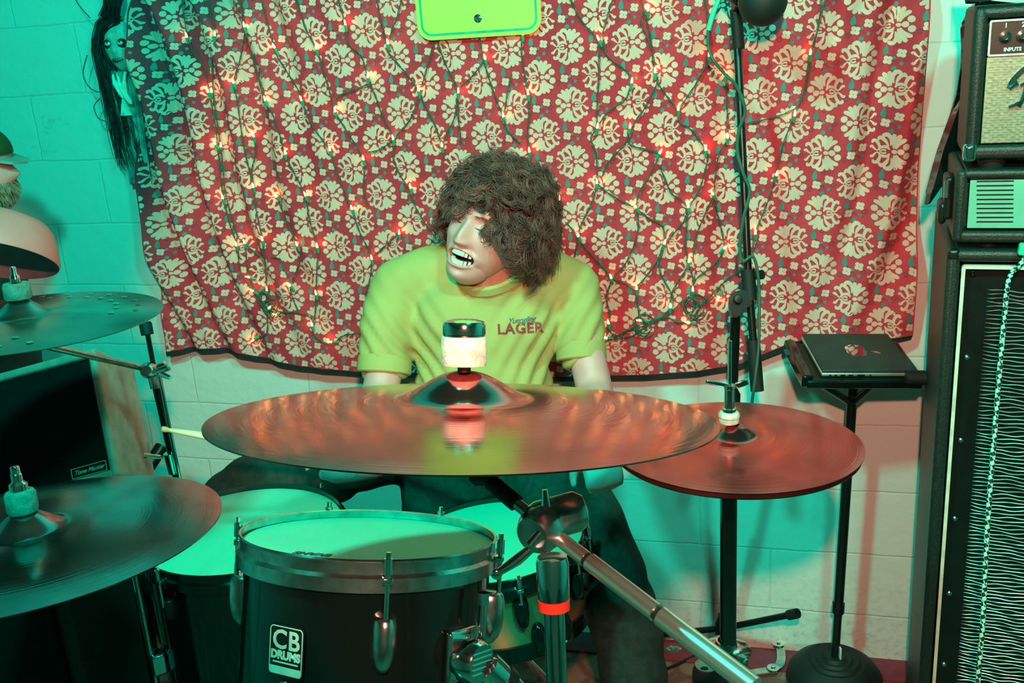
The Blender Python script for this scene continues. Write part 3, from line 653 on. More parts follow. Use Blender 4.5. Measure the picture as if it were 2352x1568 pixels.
b = MB(); b.box((.034, .030, .075), Matrix.Translation((hfoot.x, hfoot.y, zc - .052)), bev=.004); b.build('leg_bracket', 'black_satin', hs)
for k in range(3):
    a = 2 * PI * k / 3 - PI / 2; b = MB(); e = hfoot + Vector((.25 * math.cos(a), .25 * math.sin(a), .012)); b.tube([Vector((hfoot.x, hfoot.y, zc - .05)), e], .008, 10)
    lg = b.build('leg', 'black_satin', hs); b = MB(); b.ball(e, .013); b.build('rubber_foot', 'black_rubber', lg)
b = MB(); b.lathe([(0, -.006), (.008, -.006), (.008, .010), (0, .010)], frame((1, -.5, 0), (0, 0, 1), Vector((hfoot.x + .022, hfoot.y - .008, zc - .025))), 12); b.build('wing_screw', 'chrome', hs)

# left stand for the holed cymbal
ls0 = at(352, 858, 2.060); ls1 = at(416, 1138, 2.140); dvv = (ls1 - ls0).normalized(); lfoot = ls0 + dvv * ((ls0.z) / -dvv.z)
ls = thing('boom_cymbal_stand', 'thin double braced chrome boom stand between the blonde amplifier and the tapestry', 'cymbal stand', Vector((lfoot.x, lfoot.y, 0)))
b = MB(); b.tube([ls0, ls1, lfoot + Vector((0, 0, .02))], [.0082, .0086, .0100], 16); b.build('main_tube', 'black_gloss', ls)
r0, r1 = at(366, 862, 2.040), at(414, 1105, 2.100); b = MB(); b.tube([r0, r1], .0040, 10); b.box((.022, .016, .012), frame(UP, RT, r1), bev=.002); b.build('brace_rod', 'chrome', ls)
ct = LCM @ Vector((0, 0, -.004)); arm0 = at(330, 846, 2.055)
b = MB(); b.tube([LCM @ Vector((0, 0, -.035)), arm0], .0062, 14); b.build('boom_arm', 'chrome_worn', ls)
b = MB(); b.tube([LCM @ Vector((0, 0, -.040)), LCM @ Vector((0, 0, .072))], .0035, 10); b.lathe([(0, -.05), (.014, -.046), (.016, -.034), (.012, -.016), (0, -.012)], LCM, 16); b.build('cymbal_tilter', 'black_satin', ls)
b = MB(); b.lathe([(0, -.020), (.014, -.020), (.0165, -.012), (.0165, .014), (.010, .022), (0, .022)], frame(-FW, (0, 0, 1), at(345, 850, 2.045)), 20)
b.lathe([(0, 0), (.012, 0), (.0125, .035), (.010, .040), (0, .040)], axisM(ls0 + dvv * .030, ls0), 20); b.build('clamp', 'chrome_worn', ls)
b = MB()
for q in ((372, 838), (378, 845), (383, 852)): b.tube([at(362, q[1] + 4, 2.030), at(q[0] + 6, q[1] - 6, 2.020)], .0042, 8)
b.tube([at(370, 858, 2.030), at(392, 868, 2.010)], [.007, .004], 8); b.build('wing_screw', 'chrome', ls)
b = MB(); b.tube([at(338, 762, 2.040), at(352, 836, 2.045)], .0052, 12); b.build('upper_rod', 'black_gloss', ls)
b = MB(); b.lathe([(0, -.004), (.0125, -.004), (.013, .018), (.011, .022), (0, .022)], axisM(at(338, 764, 2.040), at(334, 744, 2.040)), 18); b.build('rubber_cap', 'black_rubber', ls)
b = MB(); b.tube([at(388, 1040, 2.100), at(400, 1085, 2.115)], .0115, 16); b.tube([at(330, 1046, 2.080), at(375, 1050, 2.100)], [.006, .004], 8); b.build('height_clamp', 'chrome', ls)
for k in range(3):
    a = 2 * PI * k / 3 + 2.6; b = MB(); e = Vector((lfoot.x + .22 * math.cos(a), lfoot.y + .22 * math.sin(a), .012)); c = ls0 + dvv * ((ls0.z - .28) / -dvv.z)
    b.tube([c, e], .007, 10); lg = b.build('leg', 'chrome', ls); b = MB(); b.ball(e, .012); b.build('rubber_foot', 'black_rubber', lg)

# short boom holding the ride, reaching in from the left
rs = thing('ride_stand', 'cymbal boom under the ride cymbal at the lower left', 'cymbal stand', Vector((RDM.translation.x - .42, RDM.translation.y - .05, 0)))
rc = RDM @ Vector((0, 0, -.03)); rp = Vector((RDM.translation.x - .42, RDM.translation.y - .05, rc.z - .02))
b = MB(); b.tube([rc, rp], .007, 12); b.build('boom_arm', 'chrome', rs)
b = MB(); b.tube([RDM @ Vector((0, 0, -.035)), RDM @ Vector((0, 0, .085))], .0038, 10); b.lathe([(0, -.042), (.013, -.04), (.014, -.02), (.01, -.006), (0, -.004)], RDM, 16); b.build('cymbal_tilter', 'black_satin', rs)
b = MB(); b.tube([Vector((rp.x, rp.y, .02)), rp + Vector((0, 0, .03))], .0125, 18); b.build('tube', 'chrome', rs)
for k in range(3):
    a = 2 * PI * k / 3 + 3.2; b = MB(); e = Vector((rp.x + .25 * math.cos(a), rp.y + .25 * math.sin(a), .012)); b.tube([Vector((rp.x, rp.y, .3)), e], .008, 10); b.build('leg', 'chrome', rs)

# ------------------------------------------------------------------ drums
def bullet_lug(b, M, L_, w, d):                        # tall lug: flat top, round foot; local z down the shell, y outwards
    prof = [(0, 0), (.62, 0), (.80, .015), (.92, .06), (1, .16), (1, .45), (.92, .66), (.74, .84), (.45, .96), (0, 1)]
    b.lathe([(r * w / 2, -z * L_) for r, z in prof], M, 20, sx=1.0, sy=2 * d / w)
def drum(name, label, M, R_, H_, shell, hoop, lugm, angs, lug=(.066, .030, .022), lug_z=-.052, hoop_h=.036, lip=.010, head='head_white', cat='drum', ring=True, bottom=True, rod=.05):
    t = thing(name, label, cat, M)
    b = MB(); b.lathe([(R_ - .006, -.004), (R_, -.006), (R_, -H_), (R_ - .006, -H_), (R_ - .006, -.004)], M, 96); b.build('shell', shell, t)
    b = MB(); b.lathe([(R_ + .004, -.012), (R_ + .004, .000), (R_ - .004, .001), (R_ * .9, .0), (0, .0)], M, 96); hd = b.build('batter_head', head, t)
    b = MB(); b.lathe([(R_ + .0045, lip), (R_ + .0070, lip + .001), (R_ + .0085, lip - .001), (R_ + .0065, lip - .003), (R_ + .0065, lip - .016), (R_ + .0105, lip - .020), (R_ + .0105, lip - hoop_h), (R_ + .0075, lip - hoop_h - .001), (R_ + .0055, lip - hoop_h + .003), (R_ + .0050, lip - .004), (R_ + .0045, lip)], M, 96)
    b.build('hoop', hoop, t)
    if bottom:
        b = MB(); b.lathe([(R_ + .0105, -H_ + hoop_h - lip), (R_ + .0105, -H_ - lip + .004), (R_ + .006, -H_ - lip), (R_ + .005, -H_ + hoop_h - lip), (R_ + .0105, -H_ + hoop_h - lip)], M, 96); b.build('hoop', hoop, t)
        b = MB(); b.lathe([(0, -H_ - .001), (R_ + .003, -H_ - .001), (R_ + .003, -H_ + .004)], M, 64); b.build('resonant_head', head, t)
    for a in angs:
        A = M @ Matrix.Rotation(math.radians(a), 4, 'Z') @ Matrix.Translation((0, -R_, 0))
        b = MB(); bullet_lug(b, A @ Matrix.Translation((0, -.001, lug_z)), *lug); lg = b.build('lug', lugm, t)
        b = MB(); y = -(R_ + .0150) + R_
        b.cyl(A @ Vector((0, y, lug_z - .012)), A @ Vector((0, y, lip - .012)), .0030, 10)
        b.cyl(A @ Vector((0, y, lip - .014)), A @ Vector((0, y, lip + .004)), .0052, 10); b.cyl(A @ Vector((0, y, lip + .004)), A @ Vector((0, y, lip + .011)), .0032, 8)
        b.box((.013, .014, .008), A @ Matrix.Translation((0, y + .003, lip - .021)), bev=.002); b.build('tension_rod', 'chrome', lg)
    return t, hd
def on_shell(M, R_, a, z): return M @ Matrix.Rotation(math.radians(a), 4, 'Z') @ Matrix.Translation((0, -R_, z)) @ Matrix.Rotation(PI / 2, 4, 'X')

TM = frame((0.115, 0.30, 0.95), (1, 0, 0), at(849, 1240, 1.27))
tom, hd = drum('rack_tom', 'black rack tom with chrome hoop and badge in the front centre', TM, 0.1545, 0.27, 'black_gloss', 'chrome_worn', 'chrome_worn', [-92, -152, 152, 81, 15], bottom=True)
# drum badge and grommet
BMt = on_shell(TM, 0.1548, -27, -0.102)
b = MB(); b.prism(rrect(.050, .058, .006), .0012, BMt); bd = b.build('badge', 'black_satin', tom)
b = MB(); outline(b, .047, .055, .005, .0012, .0006, BMt @ Matrix.Translation((0, 0, .001))); b.box((.044, .0085, .0006), BMt @ Matrix.Translation((0, -.0225, .0014)))
b.add_mesh(text_mesh('CB', .030, 0, .0006, .0004, 1.08), BMt @ Matrix.Translation((0, .0115, .0014))); b.add_mesh(text_mesh('DRUMS', .0128, 0, .0007), BMt @ Matrix.Translation((0, -.0055, .0014)))
b.box((.036, .0016, .0006), BMt @ Matrix.Translation((0, -.0135, .0014))); b.build('lettering', 'badge_ink', bd, autosmooth=0)
b = MB(); G = on_shell(TM, 0.1548, -27, -0.144); b.lathe([(.004, .0), (.0045, .003), (.008, .003), (.0095, .0)], G, 20); b.build('vent_grommet', 'chrome', tom)
b = MB(); HM = TM @ Matrix.Translation((-.052, -.098, .0012)) @ Matrix.Rotation(PI - .18, 4, 'Z'); b.add_mesh(text_mesh('EVANS', .0150, .25, .0006, .0002), HM); b.build('lettering', 'black_satin', hd, autosmooth=0)
# mounting bracket
MB_ = on_shell(TM, 0.1545, 53, -0.110)
b = MB(); b.box((.052, .062, .010), MB_ @ Matrix.Translation((0, 0, .004)), bev=.004); b.lathe([(0, .008), (.026, .008), (.026, .030), (.022, .036), (0, .036)], MB_ @ Matrix.Translation((0, -.004, 0)), 24)
for k in range(5): b.box((.034, .003, .003), MB_ @ Matrix.Translation((0, -.016 + .006 * k, .0365)))
br = b.build('mount_bracket', 'chrome', tom)
b = MB(); b.cyl(MB_ @ Vector((.020, .02, .018)), MB_ @ Vector((.020, .060, .018)), .005, 12); b.cyl(MB_ @ Vector((.020, .058, .018)), MB_ @ Vector((.020, .072, .018)), .008, 6); b.build('clamp_bolt', 'chrome', br)
m0 = MB_ @ Vector((.018, -.012, .026)); m1 = at(1190, 1600, 1.20); b = MB(); b.tube([m0, m0.lerp(m1, .5), m1, m1 + (m1 - m0) * .5, m1 + (m1 - m0) * .7 + Vector((0, 0, -.08)), Vector((m1 + (m1 - m0) * .7).to_2d().to_3d()) + Vector((0, 0, .01))], [.020, .0195, .0165, .0165, .0165, .0165], 24); b.build('mount_tube', 'chrome', tom)
b = MB(); b.tube([m0.lerp(m1, .42), m0.lerp(m1, .62)], .0215, 20); b.build('mount_clamp', 'black_satin', tom)

SNM = frame((-0.05, 0.03, 0.997), (1, 0, 0), at(1131, 1243, 1.93))
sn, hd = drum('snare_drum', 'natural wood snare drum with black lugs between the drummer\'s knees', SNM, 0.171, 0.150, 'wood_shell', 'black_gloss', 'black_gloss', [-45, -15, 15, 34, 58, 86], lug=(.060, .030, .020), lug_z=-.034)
for k in (15, 34):
    b = MB(); bullet_lug(b, on_shell(SNM, .171, k + 9, -.150) @ Matrix.Rotation(PI / 2, 4, 'X') , .060, .030, .020); b.build('lug', 'black_gloss', sn)
b = MB(); A = on_shell(SNM, .172, 66, -.06); b.box((.034, .075, .014), A @ Matrix.Translation((0, 0, .007)), bev=.004); b.cyl(A @ Vector((0, .02, .014)), A @ Vector((0, .02, .034)), .007, 12); b.cyl(A @ Vector((-.006, -.02, .016)), A @ Vector((.02, -.005, .04)), .004, 10); b.build('strainer', 'black_gloss', sn)
sc = SNM @ Vector((0, 0, -.165)); sf = Vector((sc.x, sc.y, 0))
st = thing('snare_stand', 'low chrome basket stand holding the wooden snare drum', 'snare stand', sf)
b = MB(); b.tube([sf + Vector((0, 0, .03)), sc + Vector((0, 0, -.03))], .0115, 16); b.build('tube', 'black_gloss', st)
for k in range(3):
    a = 2 * PI * k / 3 - .9; b = MB(); d = Vector((math.cos(a), math.sin(a), 0)); e = SNM @ (Vector((0, 0, -.162)) + d * .172)
    b.tube([sc + Vector((0, 0, -.03)), e, e + Vector((0, 0, .022)) + d * .012], .0062, 10); b.build('basket_arm', 'chrome', st)
    b = MB(); b.tube([sf + Vector((0, 0, .24)), sf - d * .24 + Vector((0, 0, .012))], .008, 10); b.build('leg', 'chrome', st)

FTM = frame((0.0, 0.02, 1), (1, 0, 0), at(560, 1217, 2.02))
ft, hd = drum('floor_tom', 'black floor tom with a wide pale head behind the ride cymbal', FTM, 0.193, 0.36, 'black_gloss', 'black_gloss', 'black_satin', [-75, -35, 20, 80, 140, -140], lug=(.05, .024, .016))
for a in (-58, 62, 180):
    A = FTM @ Matrix.Rotation(math.radians(a), 4, 'Z'); b = MB(); b.tube([A @ Vector((0, -.217, -.02)), A @ Vector((0, -.217, -FTM.translation.z + .02))], .0055, 12); lg = b.build('leg', 'chrome_worn', ft)
    b = MB(); b.box((.034, .028, .046), A @ Matrix.Translation((0, -.207, -.22)), bev=.005); b.build('leg_bracket', 'chrome', lg)
    b = MB(); b.lathe([(0, 0), (.012, 0), (.012, .03), (.007, .035), (0, .035)], Matrix.Translation(A @ Vector((0, -.217, -FTM.translation.z + .001))), 12); b.build('rubber_foot', 'black_rubber', lg)

# ------------------------------------------------------------------ blonde amplifier on the left
br_, tr_, bk_ = at(272, 1092, 2.10), at(216, 797, 2.16), at(343, 1012, 2.34)
ax = (br_ - at(-70, 1128, 1.98)).normalized(); az = (tr_ - br_); AH = az.length; az.normalize(); ay = bk_ - br_; ay = (ay - az * ay.dot(az)).normalized(); ax = ay.cross(az)
AM = Matrix((ax, ay, az)).transposed().to_4x4(); AM.translation = br_
AD = max(0.20, (bk_ - br_).dot(ay)); AW = 0.52
am = thing('guitar_amplifier', 'blonde guitar amplifier with black grille and script badge leaning back at the left edge', 'amplifier', AM @ Matrix.Translation((-AW / 2, AD / 2, 0)))
def Abox(b, x0, x1, y0, y1, z0, z1, bev=.004): b.box((x1 - x0, y1 - y0, z1 - z0), AM @ Matrix.Translation(((x0 + x1) / 2, (y0 + y1) / 2, (z0 + z1) / 2)), bev=bev)
b = MB(); Abox(b, -.018, 0, 0, AD, 0, AH, .008); Abox(b, -AW, -AW + .018, 0, AD, 0, AH, .008); Abox(b, -AW + .01, -.01, 0, AD, 0, .018, .006); Abox(b, -AW + .01, -.01, 0, AD, AH - .018, AH, .006); Abox(b, -AW + .01, -.01, AD - .015, AD, .01, AH - .01)
b.build('cabinet', 'blonde', am)
b = MB(); Abox(b, -AW + .016, -.016, .006, .02, .014, AH - .014, .002); b.build('grille', 'grille_black', am)
b = MB(); Abox(b, -AW + .018, -.018, .003, .008, AH - .021, AH - .014, .001); b.build('trim_strip', 'chrome_worn', am)
BMx = AM @ Matrix.Translation((-.060, .0058, .030)) @ Matrix.Rotation(PI / 2, 4, 'X')
b = MB(); b.prism(rrect(.078, .024, .002), .0015, BMx); bd = b.build('name_badge', 'black_satin', am)
b = MB(); outline(b, .076, .022, .002, .0014, .0006, BMx @ Matrix.Translation((0, 0, .0014))); b.add_mesh(text_mesh('Tone Master', .0125, .45, .0003), BMx @ Matrix.Translation((0, 0, .0018))); b.build('lettering', 'badge_ink', bd, autosmooth=0)
b = MB(); Abox(b, -.30, -.12, AD * .35, AD * .65, AH, AH + .018, .006); b.build('handle', 'black_rubber', am)
# dark stand under it
f0 = AM @ Vector((-.12, AD * .5, -.012)); g = Vector((f0.x, f0.y, 0))
sd = thing('amplifier_stand', 'dark folding stand under the leaning blonde amplifier', 'stand', g)
for x in (-.04, -AW + .06):
    b = MB(); p = AM @ Vector((x, .01, -.012)); q = AM @ Vector((x, AD, -.012)); b.tube([p, q], .010, 10); b.tube([q, Vector((p.x, p.y - .02, .012))], .010, 10); b.tube([p, Vector((q.x, q.y + .05, .012))], .010, 10); b.build('frame', 'black_satin', sd)
b = MB(); b.tube([AM @ Vector((-.04, .02, -.014)), AM @ Vector((-AW + .06, .02, -.014))], .009, 10); b.build('crossbar', 'black_satin', sd)
c0, c1 = at(300, 1135, 2.30), at(372, 1025, 2.36); b = MB(); b.tube([c0 + (c0 - c1) * .4, c1], .016, 12); b.build('side_rail', 'black_satin', sd)

# black cabinet in the lower left corner
kz = at(145, 1372, 1.75); b1 = at(-160, 1372, 1.62); b2 = at(318, 1372, 1.95)
bc = thing('speaker_cabinet', 'plain black speaker cabinet low in the bottom left corner below the ride cymbal', 'speaker', Vector((kz.x - .1, kz.y, 0)))
dx = (b2 - kz); dx.z = 0; DP = dx.length; dx.normalize(); fx = Vector((dx.y, -dx.x, 0)); FWd = .42
H0 = at(145, 1335, 1.75).z; CM = Matrix((fx, dx, Vector((0, 0, 1)))).transposed().to_4x4(); CM.translation = Vector((kz.x, kz.y, 0))
b = MB(); b.box((FWd, DP, H0), CM @ Matrix.Translation((-FWd / 2, DP / 2, H0 / 2)), bev=.010); b.build('cabinet', 'tolex', bc)
b = MB(); b.box((FWd - .05, .012, H0 - .06), CM @ Matrix.Translation((-FWd / 2, -.003, H0 / 2)), bev=.004); b.build('grille', 'grille_black', bc)

# ------------------------------------------------------------------ amplifier stack on the right
tl, bl_ = at(2176, 574, 1.71), at(2082, 1568, 1.71)
k0 = math.radians(-20.5); sxv = Vector((math.cos(k0), math.sin(k0), 0)); syv = Vector((-sxv.y, sxv.x, 0))
SM_ = Matrix((sxv, syv, Vector((0, 0, 1)))).transposed().to_4x4(); SM_.translation = Vector((tl.x, tl.y, 0)); CH_ = tl.z; CW_, CD_ = .60, .40
def Sbox(b, x0, x1, y0, y1, z0, z1, bev=.004): b.box((x1 - x0, y1 - y0, z1 - z0), SM_ @ Matrix.Translation(((x0 + x1) / 2, (y0 + y1) / 2, (z0 + z1) / 2)), bev=bev)
ck = thing('bass_cabinet', 'tall black bass speaker cabinet with cream piping at the right edge', 'speaker', SM_ @ Matrix.Translation((CW_ / 2, CD_ / 2, 0)))
b = MB(); Sbox(b, 0, .022, 0, CD_, 0, CH_, .009); Sbox(b, CW_ - .022, CW_, 0, CD_, 0, CH_, .009); Sbox(b, .01, CW_ - .01, 0, CD_, CH_ - .022, CH_, .009); Sbox(b, .01, CW_ - .01, 0, CD_, 0, .03, .009); Sbox(b, .01, CW_ - .01, .10, CD_, .01, CH_ - .01); b.build('cabinet', 'tolex', ck)
FM = SM_ @ Matrix.Translation((CW_ / 2, .016, CH_ / 2)) @ Matrix.Rotation(PI / 2, 4, 'X')
b = MB(); outline(b, CW_ - .050, CH_ - .056, .006, .0060, .012, FM); b.build('piping', 'white_trim', ck)
b = MB(); Sbox(b, .030, CW_ - .030, .022, .030, .034, CH_ - .034, .002); pn = b.build('grille_panel', 'black_paint', ck)
gx0, gx1, gz0, gz1 = .070, CW_ - .07, .07, CH_ - .075
b = MB(); nrow = 148                                   # expanded-metal ribs, each row a wavy louvre
rr = random.Random(5)
for i in range(nrow):
    z = gz0 + (gz1 - gz0) * i / (nrow - 1); ph = rr.random() * 6; pts = []; n = 64
    for k in range(n + 1):
        u = k / n; x = gx0 + (gx1 - gx0) * u
        pts.append(SM_ @ Vector((x, .021 - .0035 * math.sin(PI * u) ** .3 - .0012 * math.sin(u * 60 + i * 1.3), z + .0010 * math.sin(u * 58 + ph) + .0013 * math.sin(u * 23 + i * .31) - .0025 * math.sin(u * 4))))
    b.tube(pts, [.0003] + [.0011] * (n - 1) + [.0003], 4)
b.build('louvre_ribs', 'rib', pn)
for z in (CH_ - .048, CH_ - .20, CH_ - .36, CH_ - .52, CH_ - .68, CH_ - .84):
    for x in (.045, CW_ - .045):
        b = MB(); b.lathe([(0, .004), (.003, .0035), (.0048, .0015), (.0048, 0)], SM_ @ Matrix.Translation((x, .022, z)) @ Matrix.Rotation(PI / 2, 4, 'X'), 12); b.build('screw', 'black_gloss' if z > CH_ - .1 else 'chrome_worn', pn)
for z in (CH_,):
    b = MB(); b.box((.020, .020, .020), SM_ @ Matrix.Translation((.011, .009, z - .009)), bev=.006); b.build('corner_guard', 'black_satin', ck)

z1 = CH_ + .012; A0, A1 = at(2192, 545, 1.69), at(2198, 362, 1.69); HH = (A1.z - A0.z) * 0.97; HW, HD = .46, .24; x0 = (A0 - tl).dot(sxv) - .002
hp = thing('stack_amplifier', 'black amplifier head with slotted mint front panel on top of the bass cabinet', 'amplifier', SM_ @ Matrix.Translation((x0 + HW / 2, HD / 2, CH_)))
b = MB(); Sbox(b, x0, x0 + .018, .0, HD, z1, z1 + HH, .008); Sbox(b, x0 + HW - .018, x0 + HW, 0, HD, z1, z1 + HH, .008); Sbox(b, x0 + .01, x0 + HW - .01, 0, HD, z1, z1 + .020, .007); Sbox(b, x0 + .01, x0 + HW - .01, 0, HD, z1 + HH - .016, z1 + HH, .007); Sbox(b, x0 + .01, x0 + HW - .01, .05, HD, z1 + .01, z1 + HH - .01); b.build('case', 'tolex', hp)
b = MB(); Sbox(b, x0 + .022, x0 + HW - .022, .008, .02, z1 + .024, z1 + HH - .018, .0015); pnl = b.build('front_panel', 'mint_panel', hp)
b = MB(); ph = HH - .042
for g in range(5):
    for q in (0, 1):
        zz = z1 + .024 + ph * (.14 + .185 * g) + q * .0075
        Sbox(b, x0 + .036 - .001 * g, x0 + .092 - .001 * g, .0072, .0085, zz - .0011, zz + .0011, 0)
        Sbox(b, x0 + .112, x0 + .168, .0072, .0085, z1 + .024 + ph * .14 + q * .0075 - .0011, z1 + .024 + ph * .14 + q * .0075 + .0011, 0)
b.build('vent_slots', 'black_satin', pnl)
jk = SM_ @ Vector((x0 + .122, .004, z1 + .024 + ph * .42)); b = MB(); b.lathe([(0, .012), (.005, .012), (.0052, .006), (.0085, .005), (.0085, 0)], SM_.to_3x3().to_4x4() @ Matrix.Rotation(PI / 2, 4, 'X'), 18); b.bm.transform(Matrix.Translation(jk)); b.build('input_jack', 'chrome', pnl)
for zk, xk in ((.86, .128), (.62, .19)):
    b = MB(); b.lathe([(0, .014), (.008, .014), (.0095, .002), (.011, 0)], Matrix.Translation(SM_ @ Vector((x0 + xk, .008, z1 + .024 + ph * zk))) @ SM_.to_3x3().to_4x4() @ Matrix.Rotation(PI / 2, 4, 'X'), 18); b.build('knob', 'mint_panel', pnl)
b = MB(); Sbox(b, x0 - .014, x0 + .001, .05, .12, z1 + .030, z1 + .105, .006); Sbox(b, x0 - .022, x0 - .008, .055, .115, z1 + .020, z1 + .060, .008); b.build('side_latch', 'black_satin', hp)
b = MB(); b.cyl(SM_ @ Vector((x0 - .010, .05, z1 + .070)), SM_ @ Vector((x0 - .010, .05, z1 + .100)), .006, 12); b.build('latch_hinge', 'chrome_worn', hp)
for xx in (x0 + .06, x0 + HW - .06):
    b = MB(); b.lathe([(0, -.012), (.014, -.012), (.016, 0), (0, 0)], Matrix.Translation(SM_ @ Vector((xx, .04, z1))), 16); b.build('rubber_foot', 'black_rubber', hp)

z2 = z1 + HH + .016; B0, B1 = at(2212, 322, 1.67), at(2232, 20, 1.67); MH = (B1.z - B0.z) + .034; MW, MD = .40, .19; x1 = (B0 - tl).dot(sxv) + .002
ma = thing('practice_amplifier', 'small black combo amplifier with silver grille cloth topping the right hand stack', 'amplifier', SM_ @ Matrix.Translation((x1 + MW / 2, MD / 2, z2 - .015)))
b = MB(); Sbox(b, x1, x1 + .022, 0, MD, z2, z2 + MH, .010); Sbox(b, x1 + MW - .022, x1 + MW, 0, MD, z2, z2 + MH, .010); Sbox(b, x1 + .01, x1 + MW - .01, 0, MD, z2, z2 + .024, .009); Sbox(b, x1 + .01, x1 + MW - .01, 0, MD, z2 + MH - .020, z2 + MH, .009); Sbox(b, x1 + .01, x1 + MW - .01, .05, MD, z2 + .01, z2 + MH - .01); b.build('cabinet', 'tolex', ma)
ph0 = z2 + MH - .024 - .055
b = MB(); Sbox(b, x1 + .024, x1 + MW - .024, .008, .018, z2 + .026, ph0, .001); gc = b.build('grille_cloth', 'silver_cloth', ma)
b = MB()                                               # woven threads
for i in range(34):
    z = z2 + .029 + (ph0 - z2 - .032) * i / 33
    for k in range(14):
        xx = x1 + .026 + (MW - .052) * (k + .5 * (i % 2) + .5) / 27
        b.box((.0092, .0022, .0026), SM_ @ Matrix.Translation((xx, .0078, z)))
b.build('weave', 'silver_cloth', gc, flat=True)
b = MB(); Sbox(b, x1 + .026, x1 + MW - .026, .006, .016, ph0 + .003, z2 + MH - .024, .001); cpn = b.build('control_panel', 'black_satin', ma)
PMx = SM_ @ Matrix.Translation((x1 + MW / 2, .0058, ph0 + .029)) @ Matrix.Rotation(PI / 2, 4, 'X')
b = MB(); outline(b, MW - .048, .056, .003, .0030, .002, PMx); b.build('panel_border', 'white_trim', cpn)
lx = -(MW / 2 - .024)
b = MB(); b.add_mesh(text_mesh('INPUTS', .0078, 0, .0003), PMx @ Matrix.Translation((lx + .036, -.0185, .0006))); b.add_mesh(text_mesh('1', .010, 0, .0003), PMx @ Matrix.Translation((lx + .024, .0185, .0006))); b.add_mesh(text_mesh('2', .010, 0, .0003), PMx @ Matrix.Translation((lx + .049, .0185, .0006))); b.build('lettering', 'white_ink', cpn, autosmooth=0)
for q in (.024, .049, .084):
    b = MB(); b.lathe([(0, .002), (.0038, .002), (.0042, .006), (.0092, .005), (.0098, 0)], PMx @ Matrix.Translation((lx + q, .001, 0)), 18); b.build('input_jack', 'chrome', cpn)
LG = SM_ @ Matrix.Translation((x1 + .098, .004, z2 + .118)) @ Matrix.Rotation(PI / 2, 4, 'X') @ Matrix.Diagonal((.74, .74, 1, 1))
def lg(pts, ws): b.tube([LG @ Vector((x, y, .002)) for x, y in [(p.x, p.y) for p in smooth_path([(q[0], q[1], 0) for q in pts], 6)]], [w for w in ws for _ in range(1)] if len(ws) == 6 * (len(pts) - 1) + 1 else ws[0], 8)
b = MB(); lg([(-.052, -.004), (-.046, .012), (-.026, .034), (-.004, .046), (-.006, .034), (-.016, .002), (-.024, -.030), (-.030, -.044)], [.0042])
lg([(-.052, -.004), (-.044, .002), (-.036, .006)], [.005]); lg([(-.050, -.046), (-.030, -.036), (0, -.018), (.05, .008), (.12, .04)], [.0028]); lg([(-.030, .000), (-.010, .012), (.004, .022)], [.0024])
lg([(.000, .010), (.006, .024), (.012, .010), (.020, .032), (.026, .018), (.036, .034)], [.0030]); lg([(.04, .02), (.05, .036), (.056, .022), (.07, .044), (.08, .034), (.10, .05)], [.0030])
b.build('script_logo', 'chrome', gc)
b = MB(); b.box((.022, .022, .030), SM_ @ Matrix.Translation((x1 + .008, .008, z2 + .012)), bev=.007); b.build('corner_guard', 'chrome', ma)
for xx in (x1 + .045, x1 + MW - .05):
    b = MB(); b.lathe([(0, -.016), (.020, -.016), (.024, 0), (0, 0)], Matrix.Translation(SM_ @ Vector((xx, .035, z2))), 18); b.build('rubber_foot', 'black_rubber', ma)
# dark cloth lying over the small amp and the pointed flap that hangs behind it
b = MB()
def drape(u, v):
    x = x1 - .012 + (MW + .01) * u; y = -.004 + (MD + .06) * v; z = z2 + MH + .010 + .016 * noise.noise(Vector((u * 6, v * 4, 2))) + .03 * v
    return SM_ @ Vector((x, y, z))
b.grid(drape, 40, 18); bmesh.ops.solidify(b.bm, geom=b.bm.faces[:], thickness=.006); tag(b.build('folded_jacket', 'dark_cloth', loc=SM_ @ Vector((x1 + .2, .1, z2 + MH))), 'dark folded cloth lying on top of the small combo amplifier', 'cloth')
b = MB(); d = 1.93; P_ = [(2118, 478), (2126, 440), (2150, 350), (2182, 262), (2203, 215), (2206, 150), (2202, 60), (2230, 10), (2330, 20), (2330, 380), (2240, 400), (2196, 372), (2150, 432)]
o3 = at(2160, 350, d); fm = frame(-FW, RT, o3); inv = fm.inverted(); pts = [(inv @ at(x, y, d)).to_2d() for x, y in P_]; b.prism([(p.x, p.y) for p in pts][::-1], .035, fm)
bmesh.ops.bevel(b.bm, geom=b.bm.edges[:], offset=.006, segments=2, affect='EDGES')
tag(b.build('gig_bag', 'black_gloss', loc=at(2230, 395, d)), 'glossy dark pointed case standing behind the small combo amplifier', 'bag')
# braided cable
q = [jk + WN * .014, SM_ @ Vector((x0 + .118, -.030, z1 + .04)), SM_ @ Vector((x0 + .112, -.016, z1 - .02)), at(2318, 640, 1.655)] + [at(x, y, dd_) for x, y, dd_ in [(2306, 740, 1.66), (2296, 850, 1.66), (2284, 1000, 1.655), (2272, 1150, 1.65), (2264, 1280, 1.65), (2258, 1420, 1.65), (2246, 1568, 1.65), (2240, 1700, 1.65)]]
cbz = thing('braided_cable', 'checkered braided cable hanging from the amplifier head over the bass cabinet', 'cable', q[-1])
b = MB(); b.tube(smooth_path(q, 8), .0042, 10); b.build('cord', 'braid', cbz)
b = MB(); b.box((.026, .018, .020), SM_ @ Matrix.Translation((x0 + .113, -.018, z1 - .006)) @ Matrix.Rotation(.1, 4, 'Y'), bev=.004); b.build('cable_tie', 'green_tube', cbz)
b = MB(); b.lathe([(0, -.004), (.0058, -.004), (.0068, .012), (.0045, .022), (0, .022)], frame(-syv, (0, 0, 1), jk - syv * .008), 14); b.build('plug', 'chrome', cbz)

